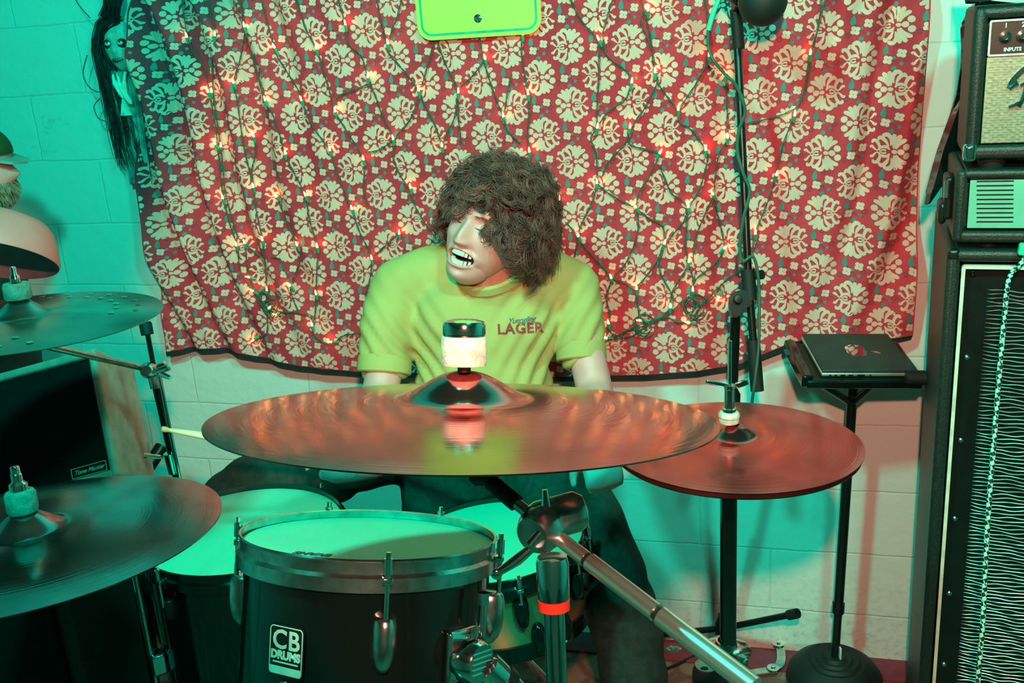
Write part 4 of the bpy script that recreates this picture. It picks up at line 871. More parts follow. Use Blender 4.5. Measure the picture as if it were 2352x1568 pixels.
# ------------------------------------------------------------------ laptop on its stand
pf = at_z(1915, 1516, .05); pf.z = 0; pf += WN * max(0, .123 - (pf - WO).dot(WN))
lsn = thing('laptop_stand', 'black round based pole stand with tray beside the bass cabinet', 'stand', pf)
b = MB(); b.lathe([(0, .088), (.024, .088), (.030, .080), (.040, .083), (.046, .077), (.058, .080), (.064, .073), (.074, .075), (.084, .068), (.102, .055), (.115, .036), (.118, .018), (.110, .002), (0, .0)], Matrix.Translation(pf), 64); b.build('base', 'black_rubber', lsn)
ptop = Vector((pf.x + .012, pf.y - .02, at(1934, 885, 2.26).z)); pmid = (pf + Vector((0, 0, .06))).lerp(ptop, .22)
b = MB(); b.tube([pf + Vector((0, 0, .05)), pmid], .0100, 16); b.tube([pmid, ptop], .0118, 16); b.tube([pmid - (ptop - pmid).normalized() * .012, pmid + (ptop - pmid).normalized() * .014], .0150, 16); b.build('pole', 'black_paint', lsn)
b = MB(); q = (pf + Vector((0, 0, .06))).lerp(ptop, .055); b.box((.004, .020, .034), Matrix.Translation(q + Vector((.008, -.007, 0))), bev=.001); b.build('white_sticker', 'white_ink', lsn)
fl, frr, bl2 = at(1852, 874, 2.12), at(2118, 874, 2.12), at(1797, 788, 2.27)
tx = (frr - fl); TW = tx.length; tx.normalize(); ty = (bl2 - fl); ty = ty - tx * ty.dot(tx) * .0; TD = (ty - tx * ty.dot(tx)).length; ty = (ty - tx * ty.dot(tx)).normalized(); tz = tx.cross(ty)
TR = Matrix((tx, ty, tz)).transposed().to_4x4(); TR.translation = fl
skew = (bl2 - fl).dot(tx)
b = MB(); b.box((TW, TD, .010), TR @ Matrix.Translation((TW / 2, TD / 2, -.005)), bev=.004); b.build('tray', 'black_satin', lsn)
b = MB(); b.box((TW, .012, .020), TR @ Matrix.Translation((TW / 2, -.004, -.006)), bev=.005); b.box((.024, TD, .030), TR @ Matrix.Translation((.004, TD / 2, -.004)), bev=.006); b.box((.020, TD, .024), TR @ Matrix.Translation((TW - .004, TD / 2, -.006)), bev=.006); b.build('tray_rim', 'black_gloss', lsn)
b = MB(); b.tube([TR @ Vector((TW * .08, .03, -.012)), ptop + Vector((0, 0, -.05))], .008, 10); b.tube([TR @ Vector((TW * .75, .05, -.012)), ptop + Vector((0, 0, -.05))], .008, 10); b.tube([ptop, TR @ Vector((TW * .32, TD * .35, -.01))], .011, 12); b.build('bracket', 'black_satin', lsn)
b = MB(); b.cyl(TR @ Vector((TW - .035, .004, .006)), TR @ Vector((TW + .004, .002, .006)), .016, 18); b.cyl(TR @ Vector((TW + .002, .002, .004)), TR @ Vector((TW + .022, .0, .004)), .015, 8); b.build('clamp_knob', 'black_rubber', lsn)
f2, g2, h2 = at(1880, 857, 2.13), at(2092, 857, 2.13), at(1829, 776, 2.28)
lx_ = g2 - f2; LW = lx_.length; lx_.normalize(); ly_ = h2 - f2; ly_ = (ly_ - lx_ * ly_.dot(lx_)); LD = ly_.length; ly_.normalize(); lz_ = tz
LM = Matrix((tx, ty, tz)).transposed().to_4x4(); LM.translation = TR @ Vector(((f2 - fl).dot(tx) + .006, .012, .002)); LD = TD * 1.02
lp = thing('laptop', 'closed dark laptop with a mirrored fruit emblem lying on the tray', 'laptop', LM @ Matrix.Translation((LW / 2, LD / 2, 0)))
b = MB(); b.box((LW, LD, .009), LM @ Matrix.Translation((LW / 2, LD / 2, .0047)), bev=.0035); bs = b.build('base', 'silver', lp)
b = MB(); b.box((LW - .002, LD - .002, .0055), LM @ Matrix.Translation((LW / 2, LD / 2, .0128)), bev=.002); ld = b.build('lid', 'lid', lp)
b = MB()
for x, w in ((.018, .004), (.030, .004), (.045, .010), (.062, .010), (.084, .016), (.104, .003)): b.box((w, .002, .003), LM @ Matrix.Translation((x, -.0002, .0048)))
b.build('ports', 'black_satin', bs)
ap = []                                                # fruit outline with a bite
for k in range(40):
    a = 2 * PI * k / 40; r = 1 + .10 * math.cos(2 * a) - .10 * math.exp(-((a - PI / 2) / .28) ** 2) - .10 * math.exp(-((a - 3 * PI / 2) / .25) ** 2)
    x, y = r * math.cos(a) * .95, r * math.sin(a)
    dx_, dy_ = x - 1.22, y - .12; dd_ = math.hypot(dx_, dy_)
    if dd_ < .42: x, y = 1.22 + dx_ / dd_ * .42, .12 + dy_ / dd_ * .42
    ap.append((x * .026, y * .026))
EM = LM @ Matrix.Translation((LW * .50, LD * .52, .0156)) @ Matrix.Rotation(-PI / 2, 4, 'Z')
b = MB(); b.prism(ap, .0006, EM); lf = [(.0 + .013 * t, .031 + .020 * t + .006 * math.sin(t * PI)) for t in (0, .25, .5, .75, 1)] + [(.0 + .013 * t, .031 + .020 * t - .006 * math.sin(t * PI)) for t in (.75, .5, .25)]
b.prism(lf, .0006, EM); b.build('emblem', 'mirror', ld)

# ------------------------------------------------------------------ microphone stand
mt, mp_, me_ = at(1690, 22, 2.06), at(1719, 640, 2.10), at(1737, 868, 2.12)
lo0, lo1 = at(1690, 700, 2.12), at(1682, 935, 2.16); mf = at_z(1664, 1512, 0.0); mf.z = 0
ms = thing('microphone_stand', 'black boom microphone stand standing in front of the tapestry', 'microphone stand', mf)
mtop = Vector((lo0.x, lo0.y, lo0.z)); b = MB(); b.tube([mf + Vector((0, 0, .08)), mf.lerp(mtop, .45) + Vector((0, 0, .04))], .0125, 16); b.tube([mf.lerp(mtop, .45), mtop], .0108, 16); b.lathe([(.011, -.05), (.0165, -.045), (.0165, .03), (.011, .04)], axisM(lo1, lo0), 18); b.build('pole', 'black_paint', ms)
b = MB(); b.tube([mt, mp_, me_], .0083, 16); b.build('boom', 'black_paint', ms)
u = (me_ - mp_).normalized()
for a_, c_, r_ in ((mp_ - u * .02, mp_ + u * .045, .0150), (mp_ + u * .13, mp_ + u * .24, .0140), (mt, mt + u * .08, .0125)):
    b = MB(); b.tube([a_, c_], r_, 18); b.build('grip', 'black_rubber', ms)
pv = at(1702, 690, 2.10); b = MB(); pm = frame(-FW, RT, pv)
b.prism([(-.026, -.010), (-.024, .010), (-.012, .020), (.020, .024), (.022, -.012), (.004, -.016), (-.006, -.036), (-.022, -.036)], .020, pm @ Matrix.Translation((0, 0, -.010))); bmesh.ops.bevel(b.bm, geom=b.bm.edges[:], offset=.003, segments=2, affect='EDGES')
b.lathe([(0, .016), (.008, .015), (.010, .008), (.010, 0)], pm @ Matrix.Translation((-.010, .002, .008)), 16); b.build('pivot', 'black_satin', ms)
b = MB(); b.cyl(at(1738, 632, 2.09), at(1752, 630, 2.08), .010, 12); b.build('tension_knob', 'black_rubber', ms)
hubm = mf + Vector((0, 0, .095)); b = MB(); b.lathe([(0, -.03), (.02, -.03), (.026, -.02), (.026, .02), (.016, .04), (0, .04)], Matrix.Translation(hubm), 20); b.build('leg_hub', 'black_satin', ms)
for px, py, dz in ((1832, 1408, .045), (1470, 1462, .02), (1700, 1640, .0)):
    e = at_z(px, py, dz + .014) if dz < .04 else at(px, py, 2.44)
    if px == 1832: e = hubm + (e - hubm)
    b = MB(); b.tube([hubm, e], .0085, 12); lgx = b.build('leg', 'black_paint', ms); b = MB(); uu = (e - hubm).normalized(); b.tube([e - uu * .030, e], [.0125, .0125], 14); b.build('rubber_foot', 'black_rubber', lgx)
mc = thing('microphone', 'black microphone in its clip on top of the boom stand beside the tapestry', 'microphone', mt)
m0_, m1_ = at(1672, -30, 2.00), at(1740, 12, 1.95); uu = (m1_ - m0_).normalized(); mm = frame(uu, (0, 0, 1), m0_)
L_ = (m1_ - m0_).length; b = MB(); b.lathe([(0, -.06), (.012, -.06), (.013, 0), (.019, L_ - .012), (.020, L_ - .006), (0, L_ - .006)], mm, 24); b.build('body', 'black_satin', mc)
b = MB(); b.lathe([(.021, L_ - .034), (.0225, L_ - .032), (.0225, L_ - .027), (.021, L_ - .025)], mm, 28); b.lathe([(.022, L_ - .012), (.0275, L_ - .010), (.0275, L_ - .001), (.022, L_ + .001)], mm, 28); b.build('band', 'silver', mc)
b = MB(); b.ball(at(1752, 2, 1.93), .047, sc=(1, 1, 1.02), seg=32); b.build('foam_windscreen', 'black_rubber', mc)
b = MB(); b.tube([mt + UP * .0, mt.lerp(m0_ + uu * .03, .5), m0_ + uu * .035], [.009, .012, .015], 14); b.lathe([(.0215, .012), (.023, .014), (.023, .048), (.0215, .05), (.0215, .012)], mm, 24); b.build('clip', 'black_satin', mc)
cp = [at(x, y, d) for x, y, d in [(1700, -60, 2.02), (1658, -10, 2.02), (1640, 25, 2.03), (1627, 70, 2.04)]]
c2 = [at(x, y, d) for x, y, d in [(1627, 70, 2.04), (1628, 110, 2.05), (1640, 140, 2.05), (1670, 175, 2.06), (1690, 195, 2.045), (1706, 230, 2.03), (1711, 262, 2.035), (1697, 300, 2.045), (1694, 350, 2.05), (1708, 400, 2.045), (1722, 440, 2.045), (1708, 500, 2.05), (1700, 560, 2.06), (1705, 600, 2.06), (1730, 590, 2.06), (1742, 640, 2.07), (1744, 720, 2.08), (1742, 800, 2.09), (1733, 880, 2.10), (1726, 935, 2.12), (1722, 1000, 2.15)]]
mcab = thing('microphone_cable', 'dark cable with a bright green sleeve spiralling down the microphone stand', 'cable', c2[-1])
b = MB(); b.tube(smooth_path(c2, 7), .0034, 8); b.build('cord', 'wire', mcab); b = MB(); b.tube(smooth_path(cp, 7), .0052, 10); b.build('sleeve', 'green_tube', mcab)

# ------------------------------------------------------------------ small things on the floor
cn = at_z(1622, 1528, 0.115); cn = Vector((cn.x, cn.y, 0)); CNM = Matrix.Translation(cn)
can = thing('drink_can', 'open drink can standing on the carpet behind the hi-hat stand', 'can', CNM)
b = MB(); b.lathe([(0, .004), (.024, .0), (.028, .003), (.033, .012), (.033, .102), (.027, .115)], CNM, 28); b.build('body', 'dark_cloth', can)
b = MB(); b.lathe([(.027, .115), (.0275, .118), (.0255, .118), (.0245, .113), (0, .112)], CNM, 28); lidc = b.build('lid', 'silver', can)
b = MB(); b.lathe([(0, .1125), (.010, .1125), (.010, .1115)], CNM @ Matrix.Translation((-.006, -.008, .0005)), 16, sy=.75); b.build('opening', 'black_satin', lidc)
hp_ = at_z(1752, 1448, .02); HMm = frame((0, 0, 1), WD, Vector((hp_.x, hp_.y - .01, 0)))
hm = thing('metal_bracket', 'slotted black metal bracket lying against the wall by the round base', 'bracket', HMm)
b = MB(); b.box((.110, .022, .020), HMm @ Matrix.Translation((0, 0, .011)), bev=.003); b.build('bar', 'black_satin', hm)
b = MB(); b.box((.05, .002, .005), HMm @ Matrix.Translation((-.018, -.0115, .012)))
for k in range(4): b.box((.004, .002, .006), HMm @ Matrix.Translation((.022 + .007 * k, -.0115, .012)))
b.build('slots', 'silver', hm)
pts = [at_z(x, y, .02) for x, y in [(1730, 1452), (1765, 1470), (1788, 1482), (1794, 1500), (1792, 1525), (1776, 1538), (1740, 1544), (1705, 1550)]]
stp = thing('pedal_strap', 'flat curved metal linkage strap lying on the carpet behind the hi-hat stand', 'strap', Vector((pts[3].x, pts[3].y, 0)))
b = MB(); sp_ = smooth_path(pts, 6)
for i in range(len(sp_) - 1):
    a_, c_ = sp_[i], sp_[i + 1]; dr = (c_ - a_).normalized(); sd_ = dr.cross(Vector((0, 0, 1))).normalized() * .011
    b.face([b.bm.verts.new(p) for p in (a_ + sd_, a_ - sd_, c_ - sd_, c_ + sd_)])
bmesh.ops.remove_doubles(b.bm, verts=b.bm.verts[:], dist=.0015); bmesh.ops.solidify(b.bm, geom=b.bm.faces[:], thickness=.004); b.build('strap', 'chrome_worn', stp)
for k in (2, 5):
    b = MB(); b.lathe([(.006, .004), (.016, .004), (.018, .0), (.016, -.004)], Matrix.Translation(pts[k] + Vector((0, 0, .004))), 20); b.lathe([(0, .008), (.005, .007), (.006, .0)], Matrix.Translation(pts[k] + Vector((0, 0, .004))), 10); b.build('eyelet', 'chrome', stp)
fo = at_z(1546, 1492, .008); b = MB(); b.ball((0, 0, 0), 1, seg=14)
for v in b.bm.verts: v.co = v.co * (1 + .5 * noise.noise(v.co * 2.3))
b.bm.transform(Matrix.Translation(fo) @ Matrix.Diagonal((.020, .012, .009, 1))); tag(b.build('foil_wrapper', 'foil', loc=Vector((fo.x, fo.y, 0)), flat=True), 'crumpled shiny green foil scrap on the carpet near the trouser leg', 'wrapper')
b = MB(); b.tube(smooth_path([at_z(x, y, .006) for x, y in [(1430, 1560), (1500, 1545), (1545, 1530), (1600, 1505), (1650, 1490)]], 8), .004, 8); tag(b.build('floor_cable', 'black_rubber', loc=at_z(1600, 1505, 0)), 'thin black cable running across the carpet beside the drummer\'s leg', 'cable')

# ------------------------------------------------------------------ the drummer
def gauss(x, s): return math.exp(-(x / s) ** 2)
HC = at(1121, 520, 2.06)
_f = -ray(1121, 520).normalized(); _u = UP.copy(); _u = (_u - _f * _u.dot(_f)).normalized(); _r = -_u.cross(_f) * -1
_r = _u.cross(_f) ; _r = _r if _r.dot(RT) > 0 else -_r
q = Matrix.Rotation(math.radians(-27), 3, _u)          # turn towards the floor tom
f1 = q @ _f; r1 = q @ _r
if f1.dot(RT) > 0: q = Matrix.Rotation(math.radians(27), 3, _u); f1 = q @ _f; r1 = q @ _r
q2 = Matrix.Rotation(math.radians(21), 3, _f)
u1 = q2 @ _u
if u1.dot(RT) < 0: q2 = Matrix.Rotation(math.radians(-21), 3, _f); u1 = q2 @ _u
f1 = q2 @ f1; r1 = q2 @ r1
q3 = Matrix.Rotation(math.radians(9), 3, r1); fa = q3 @ f1
if fa.dot(_u) > f1.dot(_u): q3 = Matrix.Rotation(math.radians(-9), 3, r1); fa = q3 @ f1
f1 = fa; u1 = q3 @ u1
HM_ = Matrix((r1, f1, u1)).transposed().to_4x4(); HM_.translation = HC        # head space: x right in the photo, y out of the face, z up
def ell(d, c, r):
    A = sum((d[i] / r[i]) ** 2 for i in range(3)); B = -2 * sum(d[i] * c[i] / r[i] ** 2 for i in range(3)); Cc = sum((c[i] / r[i]) ** 2 for i in range(3)) - 1
    D = B * B - 4 * A * Cc
    return 0.0 if D < 0 else max(0, (-B + math.sqrt(D)) / (2 * A))
MOUTH = (0.0, -0.066, 0.030, 0.0150)
def head_pt(d):
    es = [ell(d, (0, -.014, .030), (.075, .094, .090)), ell(d, (0, .020, -.030), (.066, .070, .085)), ell(d, (0, .040, -.088), (.040, .046, .036)), ell(d, (0, -.01, -.03), (.068, .07, .075))]
    k = 90.0; m = max(es); r = m + math.log(sum(math.exp(k * (e - m)) for e in es)) / k - 0.004
    p = Vector(d) * r; x, y, z = p
    if y > 0.01:
        fz = sstep(0.01, 0.045, y); ax = abs(x); dy = 0
        w = .0085 + .005 * sstep(.02, -.03, z)
        dy += .024 * gauss(x, w) * sstep(.030, -.026, z) * sstep(-.046, -.034, z)          # nose
        dy += .007 * gauss(ax - .0135, .0075) * gauss(z + .033, .008)                      # nostril wings
        dy += .007 * gauss(z - .026, .011) * sstep(.062, .02, ax)                          # brow
        dy += -.011 * gauss(ax - .032, .017) * gauss(z - .008, .012)                       # sockets
        dy += .0045 * gauss(ax - .032, .013) * gauss(z - .004, .007)                       # squeezed lids
        dy += .006 * gauss(ax - .046, .018) * gauss(z + .022, .016)                        # cheeks
        lx = ax - (.022 + .25 * max(0, -z - .035)); dy += -.0035 * gauss(lx, .005) * gauss(z + .048, .016)   # smile folds
        mx_, mz, ma_, mb = MOUTH; rr_ = math.hypot((x - mx_) / ma_, (z - mz) / mb)
        dy += .0065 * gauss(rr_ - 1.16, .22)                                               # lips
        dy += -.034 * sstep(1.02, .78, rr_)                                                # open mouth
        dy += .006 * gauss(x, .016) * gauss(z + .108, .011) - .004 * gauss(x, .02) * gauss(z + .092, .006)
        p.y += dy * fz
    return p
NU, NV = 300, 230
bod = MB(); hv = []
for j in range(NV + 1):
    th = PI * j / NV; row = []
    for i in range(NU):
        ph = 2 * PI * i / NU; row.append(head_pt((math.sin(th) * math.sin(ph), math.sin(th) * math.cos(ph), math.cos(th))))
    hv.append(row)
vt = [[bod.bm.verts.new(HM_ @ p) for p in row] for row in hv]
for j in range(NV):
    for i in range(NU):
        c = (hv[j][i] + hv[j + 1][(i + 1) % NU]) / 2; rr_ = math.hypot((c.x - MOUTH[0]) / MOUTH[2], (c.z - MOUTH[1]) / MOUTH[3])
        bod.mi = 2 if (c.y > 0 and rr_ < .90) else (1 if (c.y > 0 and rr_ < 1.14) else 0)
        i2 = (i + 1) % NU; bod.face((vt[j][i], vt[j][i2], vt[j + 1][i2], vt[j + 1][i]))
bod.mi = 0
sk = MB(); neck0, neck1 = at(1140, 660, 2.15), HM_ @ Vector((0, -.012, -.045))
capsule(sk, [neck0, neck1], [.062, .055]); capsule(sk, [at(1112, 700, 2.20), at(1112, 980, 2.22)], [.08, .08])
SHL, SHR = at(925, 650, 2.17), at(1310, 648, 2.17); ELL, ELR = at(872, 905, 2.13), at(1368, 905, 2.12); WRL, WRR = at(800, 1030, 1.95), at(1378, 1040, 1.84)
for a_, e_, w_ in ((SHL, ELL, WRL), (SHR, ELR, WRR)):
    capsule(sk, [at(1112, 660, 2.18), a_], [.045, .036]); capsule(sk, [a_, a_.lerp(e_, .35), a_.lerp(e_, .72), e_], [.034, .036, .040, .040]); capsule(sk, [e_, e_.lerp(w_, .35), w_], [.040, .041, .027])
def hand(b, wrist, grip, along, back):                # a fist closed round a stick lying along 'along'
    al = along.normalized(); bk = (back - al * back.dot(al)).normalized(); ac = al.cross(bk)
    pc = wrist.lerp(grip, .62) + bk * .004
    b.ball(pc, .040, M=frame(bk, al), sc=(.98, 1.05, .55), seg=20); capsule(b, [wrist, pc], [.027, .030])
    fd = (grip - wrist); fd = (fd - al * fd.dot(al)); fd = (fd - bk * fd.dot(bk) * .5).normalized()
    for k in range(4):
        o = al * (.028 - .0185 * k); L_ = (.92, 1.0, .95, .80)[k]; kn = pc + o + fd * .034 + bk * .010
        p1 = kn + fd * .022 * L_ - bk * .018; p2 = p1 - bk * .024 * L_ - fd * .006; p3 = p2 - fd * .022 * L_ + bk * .004
        capsule(b, [pc + o * .9, kn], [.012, .0105], 10); capsule(b, [kn, p1, p2, p3], [.0102, .0092, .0085, .0075], 10)
    t0 = pc + al * .034 - fd * .012; capsule(b, [t0, t0 + al * .016 - bk * .020 + fd * .012, t0 + al * .020 - bk * .034 + fd * .030], [.0135, .0115, .0085], 10)
    return pc
STK0, STK1 = at(845, 1062, 1.90), at(368, 984, 1.80)
GRL = STK0.lerp(STK1, .16); GRR = at(1376, 1066, 1.80)
hand(sk, WRL, GRL + (GRL - WRL) * .25, STK1 - STK0, UP * .8 - FW * .4)
hand(sk, WRR, GRR + (GRR - WRR) * .25, RT * -1 + UP * -.2, UP * .9 - FW * .5)
capsule(sk, [at(1112, 980, 2.22), at(1180, 1060, 2.18), at(1340, 1220, 2.06), at(1440, 1420, 2.05), at(1458, 1860, 2.12)], [.08, .05, .04, .035, .03]); capsule(sk, [at(1112, 980, 2.22), at(950, 1030, 2.20), at(600, 1150, 2.37), at(800, 1420, 2.42), at(828, 1660, 2.49)], [.08, .05, .05, .04, .03])
me = voxel(sk, .0075, 5, .5); bod.add_mesh(me)
body = bod.build('person', ['skin', 'lips', 'mouth'], loc=Vector((at(1110, 1000, 2.2).x, at(1110, 1000, 2.2).y, 0)), autosmooth=0)
tag(body, 'drummer with curly brown hair and lime t-shirt, teeth bared, behind the kit', 'person')
# teeth, closed eyes, ear
b = MB()
for rowz, n, up_ in ((MOUTH[1] + .0085, 8, 1), (MOUTH[1] - .0095, 8, -1)):
    for k in range(n):
        t = (k + .5) / n * 2 - 1; x = t * .0225; y = .0865 - .016 * t * t * 1.2 + (.002 if up_ > 0 else -.003)
        wdt = .0062 if up_ > 0 else .0056; b.box((wdt, .007, .0098), HM_ @ Matrix.Translation((x, y, rowz + up_ * .001 - up_ * .002 * t * t)) @ Matrix.Rotation(-t * .5, 4, 'Z'), bev=.0010)
b.build('teeth', 'teeth', body)
for sg, nm in ((1, 'eyelashes'), (-1, 'eyelashes')):
    P_ = []
    for k in range(11):
        t = k / 10 * 2 - 1; x = sg * (.032 + t * .015); z = .0035 - .0035 * (1 - t * t) + .002 * t; d = Vector((x, .09, z)).normalized(); p = head_pt(d); P_.append(HM_ @ (p + Vector((0, .0012, 0))))
    b = MB(); b.tube(P_, [.0003, .0009, .0013, .0014, .0014, .0014, .0014, .0013, .0012, .0008, .0003], 6); b.build(nm, 'hair', body)
    b = MB(); rr = random.Random(2)
    for k in range(46):
        t = k / 45 * 2 - 1; x = sg * (.033 + t * .021); z = .024 + .004 * (1 - t * t) + rr.uniform(-.0025, .0025); p = head_pt(Vector((x, .095, z)).normalized()); a_ = HM_ @ (p + Vector((0, .0002, 0)))
        b.tube([a_, HM_ @ (p + Vector((sg * .005, .0022, .002))), HM_ @ (p + Vector((sg * .009, .0012, .0015)))], [.0006, .0005, .0002], 4)
    b.build('eyebrow', 'hair', body)
for sg in (1, -1):
    b = MB(); EMt = HM_ @ Matrix.Translation((sg * .073, -.012, -.014)) @ Matrix.Rotation(sg * .35, 4, 'Z'); b.ball((0, 0, 0), 1, M=EMt @ Matrix.Diagonal((.010, .020, .032, 1)), seg=20); b.ball((0, 0, 0), 1, M=EMt @ Matrix.Translation((0, .003, -.026)) @ Matrix.Diagonal((.006, .009, .010, 1)), seg=14); b.build('ear', 'skin', body)
# hair: curls rooted over the scalp
hb = MB(); rr = random.Random(11)
def scalp(): 
    while True:
        a_ = rr.uniform(-PI, PI); z = rr.uniform(-.45, 1); s_ = math.sqrt(1 - z * z); d = Vector((s_ * math.sin(a_), s_ * math.cos(a_), z))
        p = head_pt(d)
        if p.y > .015 and p.z < .052 + .10 * max(0, abs(p.x) - .05): continue
        if p.z < -.045 and p.y > -.02: continue
        return p, d
Gv = HM_.to_3x3().inverted() @ Vector((0, 0, -1))
HS = []
def curl(p, d, L_, cr, turns, droop, fwd=Vector(), n=24, w=.0010, strands=10):
    n = 24; strands = 11
    ax_ = (d + Vector((rr.uniform(-.6, .6), rr.uniform(-.6, .6), rr.uniform(-.45, .45)))).normalized(); ph = rr.uniform(0, 6.28); hand_ = rr.choice((-1, 1))
    a_ = ax_.orthogonal().normalized(); c_ = ax_.cross(a_)
    for q in range(strands):
        P_ = []; off = Vector((rr.gauss(0, 1), rr.gauss(0, 1), rr.gauss(0, 1))) * .0036; of2 = rr.gauss(0, .35); o3 = Vector((rr.gauss(0, 1), rr.gauss(0, 1), rr.gauss(0, 1))) * .0012; cq = cr * rr.uniform(.8, 1.2)
        for k in range(n):
            t = k / (n - 1); g = p + ax_ * L_ * (t - .28 * t * t) + Gv * droop * t * t + fwd * t + off * t + o3
            an = ph + hand_ * turns * 2 * PI * t + of2; e = min(1, t * 3) * cq * (1 + .25 * t)
            P_.append(HM_ @ (g + a_ * math.cos(an) * e + c_ * math.sin(an) * e))
        HS.append(P_)
for k in range(600):
    p, d = scalp(); side = sstep(-.01, .06, p.x)
    L_ = rr.uniform(.052, .082) + .026 * side; curl(p * .985, d, L_, rr.uniform(.009, .017), rr.uniform(1.4, 2.6), rr.uniform(.0, .025), n=30, w=.0021, strands=5)
for k in range(150):                                   # long side that falls over the ear on the right
    a_ = rr.uniform(.7, 2.4); z = rr.uniform(-.1, .45); s_ = math.sqrt(1 - z * z); d = Vector((s_ * math.sin(a_), s_ * math.cos(a_), z)); p = head_pt(d)
    if p.y > .045: continue
    curl(p, d, rr.uniform(.06, .095), rr.uniform(.011, .019), rr.uniform(1.8, 3.0), rr.uniform(.02, .075), n=30)
for k in range(64):                                    # fringe, swept over the eye on the left, parted over the brow
    x = rr.uniform(-.062, .066); p = head_pt(Vector((x, .075, .072 + rr.uniform(-.012, .02))).normalized())
    gap = max(gauss(x - .020, .024), gauss(x - .036, .018))
    L_ = rr.uniform(.02, .035); dr = rr.uniform(.030, .055) * (1 - .85 * gap) + (.022 if x < -.02 else 0)
    curl(p, Vector((x * 6, .8, .35)).normalized(), L_, rr.uniform(.004, .009), rr.uniform(.8, 1.7), 0, fwd=Vector((x * .35, .006, -dr)), n=20)
for k in range(14):                                    # the ringlet beside the right eye
    x = rr.uniform(.046, .058); p = head_pt(Vector((x, .07, .060)).normalized()); curl(p, Vector((.1, 1, .1)).normalized(), .014, rr.uniform(.006, .010), 1.8, 0, fwd=Vector((.002, .014, -.060 + rr.uniform(-.01, .01))), n=24)
def hair_mesh(name, strands, w, m, parent):
    import numpy as np
    A = np.array([[tuple(p) for p in st] for st in strands]); N_, n, _ = A.shape
    T = np.gradient(A, axis=1); T /= np.linalg.norm(T, axis=2, keepdims=True) + 1e-12
    ref = np.array([.37, .21, .9]); U_ = np.cross(T, ref); U_ /= np.linalg.norm(U_, axis=2, keepdims=True) + 1e-12; V_ = np.cross(T, U_)
    rad = w * (1 - .8 * (np.arange(n) / (n - 1)) ** 2.5); V = np.zeros((N_, n, 3, 3))
    for k in range(3):
        a_ = 2 * PI * k / 3; V[:, :, k] = A + (U_ * math.cos(a_) + V_ * math.sin(a_)) * rad[None, :, None]
    Mi = np.array(wm(parent).inverted()); V = V.reshape(-1, 3) @ Mi[:3, :3].T + Mi[:3, 3]
    b0 = (np.arange(N_)[:, None, None] * n + np.arange(n - 1)[None, :, None]) * 3; k = np.arange(3)[None, None, :]; k2 = (k + 1) % 3
    Q = np.stack([b0 + k, b0 + k2, b0 + 3 + k2, b0 + 3 + k], -1).reshape(-1, 4)
    me = bpy.data.meshes.new(name); me.vertices.add(len(V)); me.vertices.foreach_set('co', V.ravel())
    me.loops.add(Q.size); me.loops.foreach_set('vertex_index', Q.ravel().astype('int32')); me.polygons.add(len(Q))
    me.polygons.foreach_set('loop_start', (np.arange(len(Q)) * 4).astype('int32')); me.polygons.foreach_set('use_smooth', np.ones(len(Q), dtype=bool)); me.update(calc_edges=True)
    me.materials.append(MT[m]); o = bpy.data.objects.new(name, me); COL.objects.link(o); o.parent = parent; return o
hr = hair_mesh('hair', HS, .00095, 'hair', body)
b = MB()
for j in range(0, 41):
    pass
def capf(u, v):
    th = PI * .62 * v; ph = 2 * PI * u; d = Vector((math.sin(th) * math.sin(ph), math.sin(th) * math.cos(ph), math.cos(th))); p = head_pt(d); fr_ = sstep(.02, .05, p.y)
    if fr_ > 0: lim = .060; p = p if p.z > lim else head_pt(Vector((d.x, d.y, d.z + (lim - p.z) * 9 * fr_)).normalized())
    return HM_ @ (p * (1.03 + .02 * noise.noise(d * 9)))
b.grid(capf, 72, 40); bmesh.ops.remove_doubles(b.bm, verts=b.bm.verts[:], dist=.0005); b.build('scalp_hair', 'hair', hr, autosmooth=0)

# shirt
sb = MB()
def eb(px, py, d, hw, hd, hh): sb.ball(at(px, py, d), 1, M=Matrix((RT, FW, UP)).transposed().to_4x4(), sc=(hw, hd, hh), seg=28)
eb(1112, 760, 2.19, .160, .115, .17); eb(1112, 880, 2.20, .152, .118, .15); eb(1112, 985, 2.21, .158, .125, .11); eb(1040, 735, 2.165, .085, .09, .10); eb(1195, 735, 2.165, .085, .09, .10)
capsule(sb, [at(1120, 655, 2.19), at(1030, 625, 2.18), at(915, 660, 2.18)], [.085, .068, .062], 20); capsule(sb, [at(1120, 655, 2.19), at(1220, 635, 2.18), at(1318, 662, 2.18)], [.085, .072, .062], 20)
capsule(sb, [at(915, 655, 2.18), at(890, 745, 2.16), at(884, 838, 2.15)], [.060, .060, .054], 20); capsule(sb, [at(1316, 655, 2.18), at(1330, 735, 2.16), at(1334, 806, 2.15)], [.060, .056, .050], 20)
sb.lathe([(0, -.04), (.085, -.04), (.078, .012), (.072, .018), (0, .018)], frame((neck1 - neck0), RT, neck0.lerp(neck1, .30)), 28)
me = voxel(sb, .0085, 9, .55)
for v in me.vertices: pass
b = MB(); b.add_mesh(me); b.bm.normal_update()
sl0, sl1 = at(930, 830, 2.12), at(1288, 815, 2.12)
for v in b.bm.verts:
    c = v.co; w = 0.0
    for ap_, dirv in ((sl0, Vector((.6, 0, 1))), (sl1, Vector((-.6, 0, 1)))):
        dd_ = (c - ap_).length; w += .0060 * math.exp(-(dd_ / .13) ** 2) * math.sin((c.x * (1 if dirv.x > 0 else -1) * 1.0 + c.z * .75) * 150 + 2 * noise.noise(c * 9))
    w += .0030 * noise.noise(Vector((c.x * 9, c.y * 9, c.z * 4.5))) + .0016 * noise.noise(c * 24)
    v.co = c + v.normal * w
sh = b.build('t_shirt', 'shirt', body, autosmooth=0)
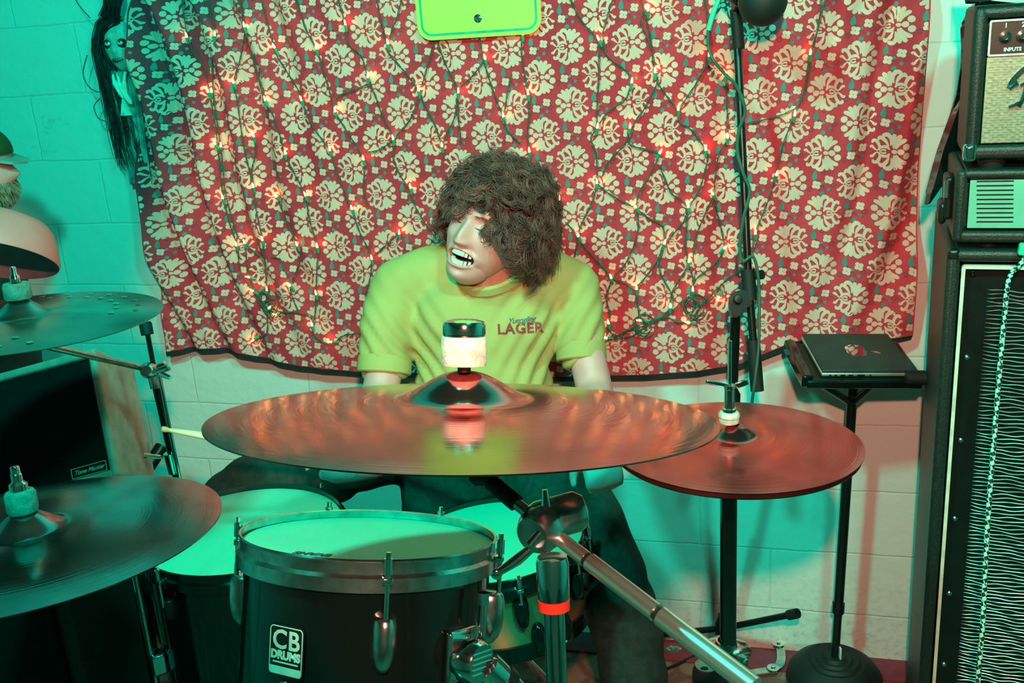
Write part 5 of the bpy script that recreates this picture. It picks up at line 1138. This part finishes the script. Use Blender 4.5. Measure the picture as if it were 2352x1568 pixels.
for c0, c1, r_ in ((at(890, 760, 2.16), at(883, 845, 2.15), .0555), (at(1330, 735, 2.16), at(1335, 814, 2.15), .0515)):
    b = MB(); M = axisM(c0, c1); L_ = (c1 - c0).length; b.lathe([(r_ + .0015, L_ - .024), (r_ + .0028, L_ - .020), (r_ + .003, L_ + .010), (r_ - .001, L_ + .013), (r_ - .004, L_ + .002), (r_ - .002, L_ - .02), (r_ + .0015, L_ - .024)], M, 40); b.build('sleeve_hem', 'shirt', sh)
CM_ = frame((neck1 - neck0), RT, neck0.lerp(neck1, .30)); b = MB(); b.lathe([(.074, .006), (.081, .008), (.080, .024), (.074, .028), (.068, .022), (.069, .008), (.074, .006)], CM_, 48); b.build('collar', 'shirt', sh)
# chest print
def project(me_, M, tree, lift=.0012):
    b = MB(); b.add_mesh(me_, M); dirn = -(M.to_3x3() @ Vector((0, 0, 1))).normalized()
    bmesh.ops.triangulate(b.bm, faces=b.bm.faces[:])
    for v in b.bm.verts:
        h = tree.ray_cast(v.co - dirn * .15, dirn)
        if h[0]: v.co = h[0] - dirn * lift
    return b
tb = bmesh.new(); tb.from_mesh(sh.data); tb.transform(wm(sh)); tree = BVHTree.FromBMesh(tb)
def printed(name, body_, size, px, py, sh_, bold, m, rot=0.0, sp=1.0):
    p = at(px, py, 2.05); M = frame(-ray(px, py), RT, p) @ Matrix.Rotation(rot, 4, 'Z')
    project(text_mesh(body_, size, sh_, bold, 0, sp), M, tree).build(name, m, sh, autosmooth=0)
printed('brand_script', 'Yuengling', .0165, 1197, 735, .45, .0001, 'blue_ink', .10, .92)
printed('brand_word', 'LAGER', .0300, 1195, 755, 0, .0010, 'red_ink', .05, 1.10)

# jeans
jb = MB(); jb.ball(at(1090, 1045, 2.20), 1, M=Matrix((RT, FW, UP)).transposed().to_4x4(), sc=(.175, .14, .12), seg=28)
capsule(jb, [at(1175, 1040, 2.20), at(1262, 1110, 2.13), at(1340, 1225, 2.05), at(1432, 1420, 2.05), at(1458, 1640, 2.07), at(1456, 1880, 2.13)], [.110, .104, .094, .074, .068, .06], 22)
capsule(jb, [at(1080, 1080, 2.20), at(1030, 1160, 2.22), at(1120, 1180, 2.22)], [.10, .115, .10], 20)
capsule(jb, [at(985, 1005, 2.22), at(800, 1050, 2.30), at(640, 1122, 2.36), at(560, 1180, 2.38)], [.090, .086, .108, .120], 22); capsule(jb, [at(600, 1150, 2.37), at(715, 1230, 2.38), at(800, 1420, 2.42), at(830, 1700, 2.5)], [.105, .100, .075, .065], 22)
me = voxel(jb, .0095, 8, .55); b = MB(); b.add_mesh(me); b.bm.normal_update()
for v in b.bm.verts:
    c = v.co; v.co = c + v.normal * (.004 * math.sin(c.z * 75 + c.x * 50 + 3 * noise.noise(c * 6)) * (.5 + noise.noise(c * 5)) + .004 * noise.noise(c * 13))
b.build('trousers', 'denim', body, autosmooth=0)
for px, py, d_ in ((1456, 1880, 2.13), (830, 1700, 2.5)):
    p = at(px, py, d_); p.z = 0; b = MB(); b.ball(p + Vector((0, -.05, .045)), 1, sc=(.050, .135, .055), seg=20)
    for v in b.bm.verts: v.co.z = max(.0, v.co.z)
    b.build('shoe', 'black_rubber', body)
ds = MB(); u = (STK1 - STK0); L_ = u.length
ds.lathe([(0, -.05), (.0066, -.048), (.0074, -.04), (.0074, L_ * .70), (.0068, L_ * .80), (.0045, L_ * .93), (.0036, L_ * .960), (.0050, L_ * .972), (.0056, L_ * .982), (.0046, L_ * .994), (0, L_)], axisM(STK0, STK1), 20)
tag(ds.build('drumstick', 'stick', loc=STK0), 'pale wooden drumstick held out to the left behind the crash cymbal', 'drumstick')
# stool under him
tc = at(1100, 1060, 2.24); seat_z = at(1100, 1130, 2.24).z
th_ = thing('drum_throne', 'black round drum stool mostly hidden under the drummer', 'stool', Vector((tc.x, tc.y, 0)))
b = MB(); b.lathe([(0, -.07), (.14, -.07), (.155, -.05), (.155, -.015), (.14, .0), (0, .0)], Matrix.Translation((tc.x, tc.y, seat_z)), 36); b.build('seat', 'black_satin', th_)
b = MB(); b.cyl((tc.x, tc.y, .15), (tc.x, tc.y, seat_z - .06), .014); b.build('post', 'chrome', th_)
for k in range(3):
    a_ = 2 * PI * k / 3 + .4; b = MB(); b.tube([(tc.x, tc.y, .30), (tc.x + .19 * math.cos(a_), tc.y + .19 * math.sin(a_), .012)], .009, 10); b.build('leg', 'chrome', th_)

# ------------------------------------------------------------------ hanging doll at the upper left
dz0 = wpt(262, 104, .018); DU = Vector((0, 0, 1)); DM = frame(WN, WD, dz0)      # x right, y up, z out of the wall
dl = thing('hanging_doll', 'grey skull faced doll with long black hair hanging beside the tapestry', 'doll', DM)
k_ = wpt(0, 0).z; px_m = 1 / ((wpt(300, 110, .05) - wpt(200, 110, .05)).length / 100)
def dp(x, y, z=0): return DM @ Vector(((x - 268) / px_m, (110 - y) / px_m * 1.03 + (x - 268) / px_m * 0.07 * 0, z))
b = MB()
def dface(u, v):
    a_ = 2 * PI * u; th = PI * v; d = Vector((math.sin(th) * math.cos(a_), math.cos(th), math.sin(th) * math.sin(a_)))
    x, y, z = d.x * .045, d.y * .066, d.z * .034
    if y < 0: x *= 1 - .38 * (-y / .062) ** 1.5
    if z > 0:
        z -= .009 * (gauss(abs(x) - .0185, .010) * gauss(y - .008, .008)); z += .007 * gauss(x, .005) * sstep(.012, -.012, y) * sstep(-.022, -.012, y); z -= .004 * gauss(y + .032, .003) * sstep(.02, .01, abs(x))
    return DM @ Vector((x + .021, y - .004, z))
b.grid(dface, 64, 48); bmesh.ops.remove_doubles(b.bm, verts=b.bm.verts[:], dist=.0002); hd_ = b.build('head', 'doll_skin', dl, autosmooth=0)
for ex in (.0025, .0395):
    b = MB(); b.ball(DM @ Vector((ex, .003, .0225)), 1, M=DM.to_3x3().to_4x4(), sc=(.0150, .0150, .009), seg=18); so = b.build('eye_socket', 'doll_dark', hd_)
    b = MB(); b.ball(DM @ Vector((ex, .0045, .0285)), 1, M=DM.to_3x3().to_4x4(), sc=(.0088, .0058, .0055), seg=14); b.build('eyeball', 'doll_eye', so)
    b = MB(); b.ball(DM @ Vector((ex + .001, .0070, .0325)), .0026); b.build('pupil', 'doll_dark', so)
b = MB()
b.tube([DM @ Vector((-.016 + .034 * t + .020, -.036 - .004 * math.sin(t * PI), .0235 + .008 * math.sin(t * PI))) for t in [i / 8 for i in range(9)]], .0012, 6)
for k in range(7):
    t = (k + .5) / 7; p = Vector((-.016 + .034 * t + .020, -.038, .0245 + .008 * math.sin(t * PI))); b.tube([DM @ (p + Vector((0, .006, 0))), DM @ (p - Vector((0, .006, 0)))], .0007, 5)
b.build('stitched_mouth', 'doll_dark', hd_)
b = MB()
def dbody(u, v):
    y = -.062 - .30 * v; hw = .028 + .018 * sstep(0, .2, v) - .012 * sstep(.35, 1, v); a_ = PI * (u)
    return DM @ Vector((-math.cos(a_) * hw + .0 + .012 * v, y, .002 + math.sin(a_) * (.024 - .010 * v) + .004 * math.sin(u * 30 + v * 5)))
b.grid(dbody, 48, 40); bmesh.ops.solidify(b.bm, geom=b.bm.faces[:], thickness=.003); b.build('gown', 'doll_cloth', dl, autosmooth=0)
b = MB(); pr = []
for x0, x1, y0, y1 in ((-.004, .024, -.064, -.135), (.010, .042, -.070, -.150), (.034, .028, -.068, -.140)):
    b.tube(smooth_path([DM @ Vector((x0, y0, .020)), DM @ Vector((x0 + (x1 - x0) * .3, y0 + (y1 - y0) * .4, .032)), DM @ Vector((x1, y1, .030))], 5), [.004] * 5 + [.007] * 5 + [.003], 8)
b.prism([(.012, -.150), (.020, -.128), (.028, -.150), (.036, -.178), (.004, -.178)], .006, DM @ Matrix.Translation((0, 0, .026)))
b.build('collar', 'doll_eye', dl)
hb = MB(); rr = random.Random(21)
for k in range(330):                                   # long hair
    x = -.036 + rr.uniform(-.004, .020) * (1 if k % 4 else 2.5); z0 = rr.uniform(.0, .03); top_ = Vector((rr.uniform(-.03, .04), .058 + rr.uniform(-.01, .012), z0 * .7))
    L_ = rr.uniform(.20, .34); sx_ = rr.uniform(-.020, .030); P_ = []
    for i in range(16):
        t = i / 15
        if t < .2: q = top_.lerp(Vector((-.036 - rr.uniform(0, .002), .02, z0)), t / .2)
        else:
            s_ = (t - .2) / .8; q = Vector((-.040 + sx_ * (.6 + s_) + .030 * s_ + .006 * math.sin(s_ * 9 + k), .02 - L_ * s_, z0 + .004 * math.sin(s_ * 7 + k)))
        P_.append(DM @ q)
    P_ = [P_[0]] + [(P_[i - 1] + P_[i] * 2 + P_[i + 1]) / 4 for i in range(1, 15)] + [P_[15]]; P_ = [P_[0]] + [(P_[i - 1] + P_[i] + P_[i + 1]) / 3 for i in range(1, 15)] + [P_[15]]
    hb.tube(P_, [.0016 * (1 - .6 * i / 15) for i in range(16)], 4, cap=False)
for pts in ([(-.06, -.02), (-.082, -.065), (-.072, -.10), (-.045, -.115)], [(-.028, -.055), (-.002, -.085), (.006, -.115), (-.010, -.14)], [(-.045, -.13), (-.068, -.15), (-.062, -.18), (-.040, -.19)], [(-.03, .07), (-.06, .11), (-.075, .16)], [(.0, .065), (.03, .09), (.02, .15)]):
    hb.tube(smooth_path([DM @ Vector((x, y, .036)) for x, y in pts], 6), .0012, 5)
for k in range(90):
    x = rr.uniform(-.01, .045); hb.tube([DM @ Vector((x * .8, .050, .012)), DM @ Vector((x, .075, .020 + rr.uniform(-.01, .01))), DM @ Vector((x + .02, .13 + rr.uniform(-.02, .03), .015))], .0016, 4, cap=False)
hb.build('hair', 'hair_black', dl, autosmooth=0)
b = MB(); b.cyl(DM @ Vector((.02, .06, -.045)), DM @ Vector((.02, .06, .012)), .003); b.build('hanger', 'black_satin', dl)

# ------------------------------------------------------------------ bandmate and lamp shade at the left edge
hc_ = at(-42, 388, 2.42); PFm = frame(Vector((0, 0, 1)) + RT * .05, RT, hc_)     # profile: x is where the face points
b = MB(); px_ = 2.42 / FPX
def pt2(x, y, dd=0): return at(x, y, 2.42 + dd)
def pface(u, v):
    th = PI * v; a_ = 2 * PI * u; d = Vector((math.sin(th) * math.cos(a_), math.sin(th) * math.sin(a_), math.cos(th)))
    p = Vector((d.x * .075, d.y * .062, d.z * .095))
    if p.x > 0: p.x += .020 * gauss(p.z + .012, .013) * gauss(p.y, .014) - .006 * gauss(p.z - .015, .01) + .004 * gauss(p.z + .06, .014) - .004 * gauss(p.z + .038, .006) * gauss(p.y, .03)
    return PFm @ p
b.grid(pface, 48, 40); bmesh.ops.remove_doubles(b.bm, verts=b.bm.verts[:], dist=.0004)
sk = MB(); nb = PFm @ Vector((-.03, 0, -.07)); ch = hc_ + Vector((-.12, .0, -.36)); capsule(sk, [nb, nb + Vector((-.03, 0, -.11))], [.058, .065]); capsule(sk, [nb + Vector((-.04, 0, -.13)), ch, ch + Vector((-.02, 0, -.30))], [.10, .15, .14])
for sg in (1, -1): capsule(sk, [ch + Vector((-.02, sg * .12, .16)), ch + Vector((-.04, sg * .19, -.10)), ch + Vector((.0, sg * .14, -.28))], [.055, .045, .035])
for sg in (1, -1): capsule(sk, [ch + Vector((-.02, sg * .09, -.30)), ch + Vector((-.03, sg * .10, -.62)), Vector((ch.x - .04, ch.y + sg * .10, .06))], [.09, .065, .045]); 
b.add_mesh(voxel(sk, .012, 5, .5)); pm_ = b.build('person', 'skin', loc=Vector((ch.x, ch.y, 0)), autosmooth=0)
tag(pm_, 'person with grey beard and dark brimmed cap in profile at the left edge', 'person')
b = MB(); b.ball((0, 0, 0), 1, M=PFm @ Matrix.Translation((-.004, 0, .040)) @ Matrix.Diagonal((.082, .070, .068, 1)), seg=28)
for v in list(b.bm.verts):
    if (PFm.inverted() @ v.co).z < .036: v.co = PFm @ Vector(((PFm.inverted() @ v.co).x, (PFm.inverted() @ v.co).y, .036))
cp_ = b.build('cap', 'cap', pm_)
b = MB(); b.prism([(.0, -.062), (.060, -.060), (.100, -.040), (.118, 0), (.100, .040), (.060, .060), (.0, .062)], .006, PFm @ Matrix.Translation((.0, 0, .036)) @ Matrix.Rotation(.22, 4, 'Y')); b.build('brim', 'cap_trim', cp_)
b = MB(); rr = random.Random(4)
for k in range(1800):
    th = rr.uniform(PI * .50, PI * .92); a_ = rr.uniform(-1.5, 1.5); d = Vector((math.sin(th) * math.cos(a_), math.sin(th) * math.sin(a_), math.cos(th))); p = Vector((d.x * .075, d.y * .062, d.z * .095))
    if p.x > .05 and p.z > -.03: continue
    L_ = rr.uniform(.006, .018); b.tube([PFm @ p, PFm @ (p + d * L_ * .6 + Vector((0, 0, -.004))), PFm @ (p + d * L_ + Vector((0, 0, -.012)))], [.0009, .0008, .0003], 3, cap=False)
b.build('beard', 'beard', pm_, autosmooth=0)
b = MB(); capsule(b, [nb + Vector((-.045, 0, -.15)), ch, ch + Vector((-.02, 0, -.32))], [.125, .165, .155])
for sg in (1, -1): capsule(b, [ch + Vector((-.02, sg * .12, .15)), ch + Vector((-.04, sg * .19, -.06))], [.07, .058])
m_ = voxel(b, .012, 6, .5); b = MB(); b.add_mesh(m_); b.build('shirt', 'dark_cloth', pm_, autosmooth=0)
b = MB()
for sg in (1, -1): capsule(b, [ch + Vector((-.02, sg * .08, -.34)), ch + Vector((-.03, sg * .10, -.62)), Vector((ch.x - .04, ch.y + sg * .10, .10))], [.11, .085, .065])
m_ = voxel(b, .012, 6, .5); b = MB(); b.add_mesh(m_); b.build('trousers', 'dark_cloth', pm_, autosmooth=0)
# dome shade
sc_ = at(-22, 590, 2.0); sa = (UP * .97 + FW * .24 + RT * .03); SHM = frame(sa, RT, sc_)
ls_ = thing('lamp_shade', 'pale pink dome shaped lamp shade with a dark open underside at the left edge', 'lamp', SHM)
b = MB(); b.lathe([(.128, -.006), (.130, .0), (.122, .030), (.112, .058), (.098, .074), (.078, .082), (.03, .084), (0, .084)], SHM, 64); b.build('shade', 'lamp_shade', ls_)
b = MB(); b.lathe([(.128, -.006), (.119, .028), (.108, .055), (.094, .069), (.03, .078), (0, .078)], SHM, 64); b.build('lining', 'shade_in', ls_)
b = MB(); b.tube([SHM @ Vector((-.03, 0, .08)), SHM @ Vector((-.05, .02, .13)), SHM @ Vector((-.25, .05, .10)), Vector((sc_.x - .34, sc_.y + .05, .8)), Vector((sc_.x - .34, sc_.y + .05, .02))], .007, 12); b.build('arm', 'black_satin', ls_)
b = MB(); b.lathe([(0, .0), (.11, .0), (.11, .015), (.02, .03), (0, .03)], Matrix.Translation((sc_.x - .34, sc_.y + .05, 0)), 32); b.build('base', 'black_satin', ls_)
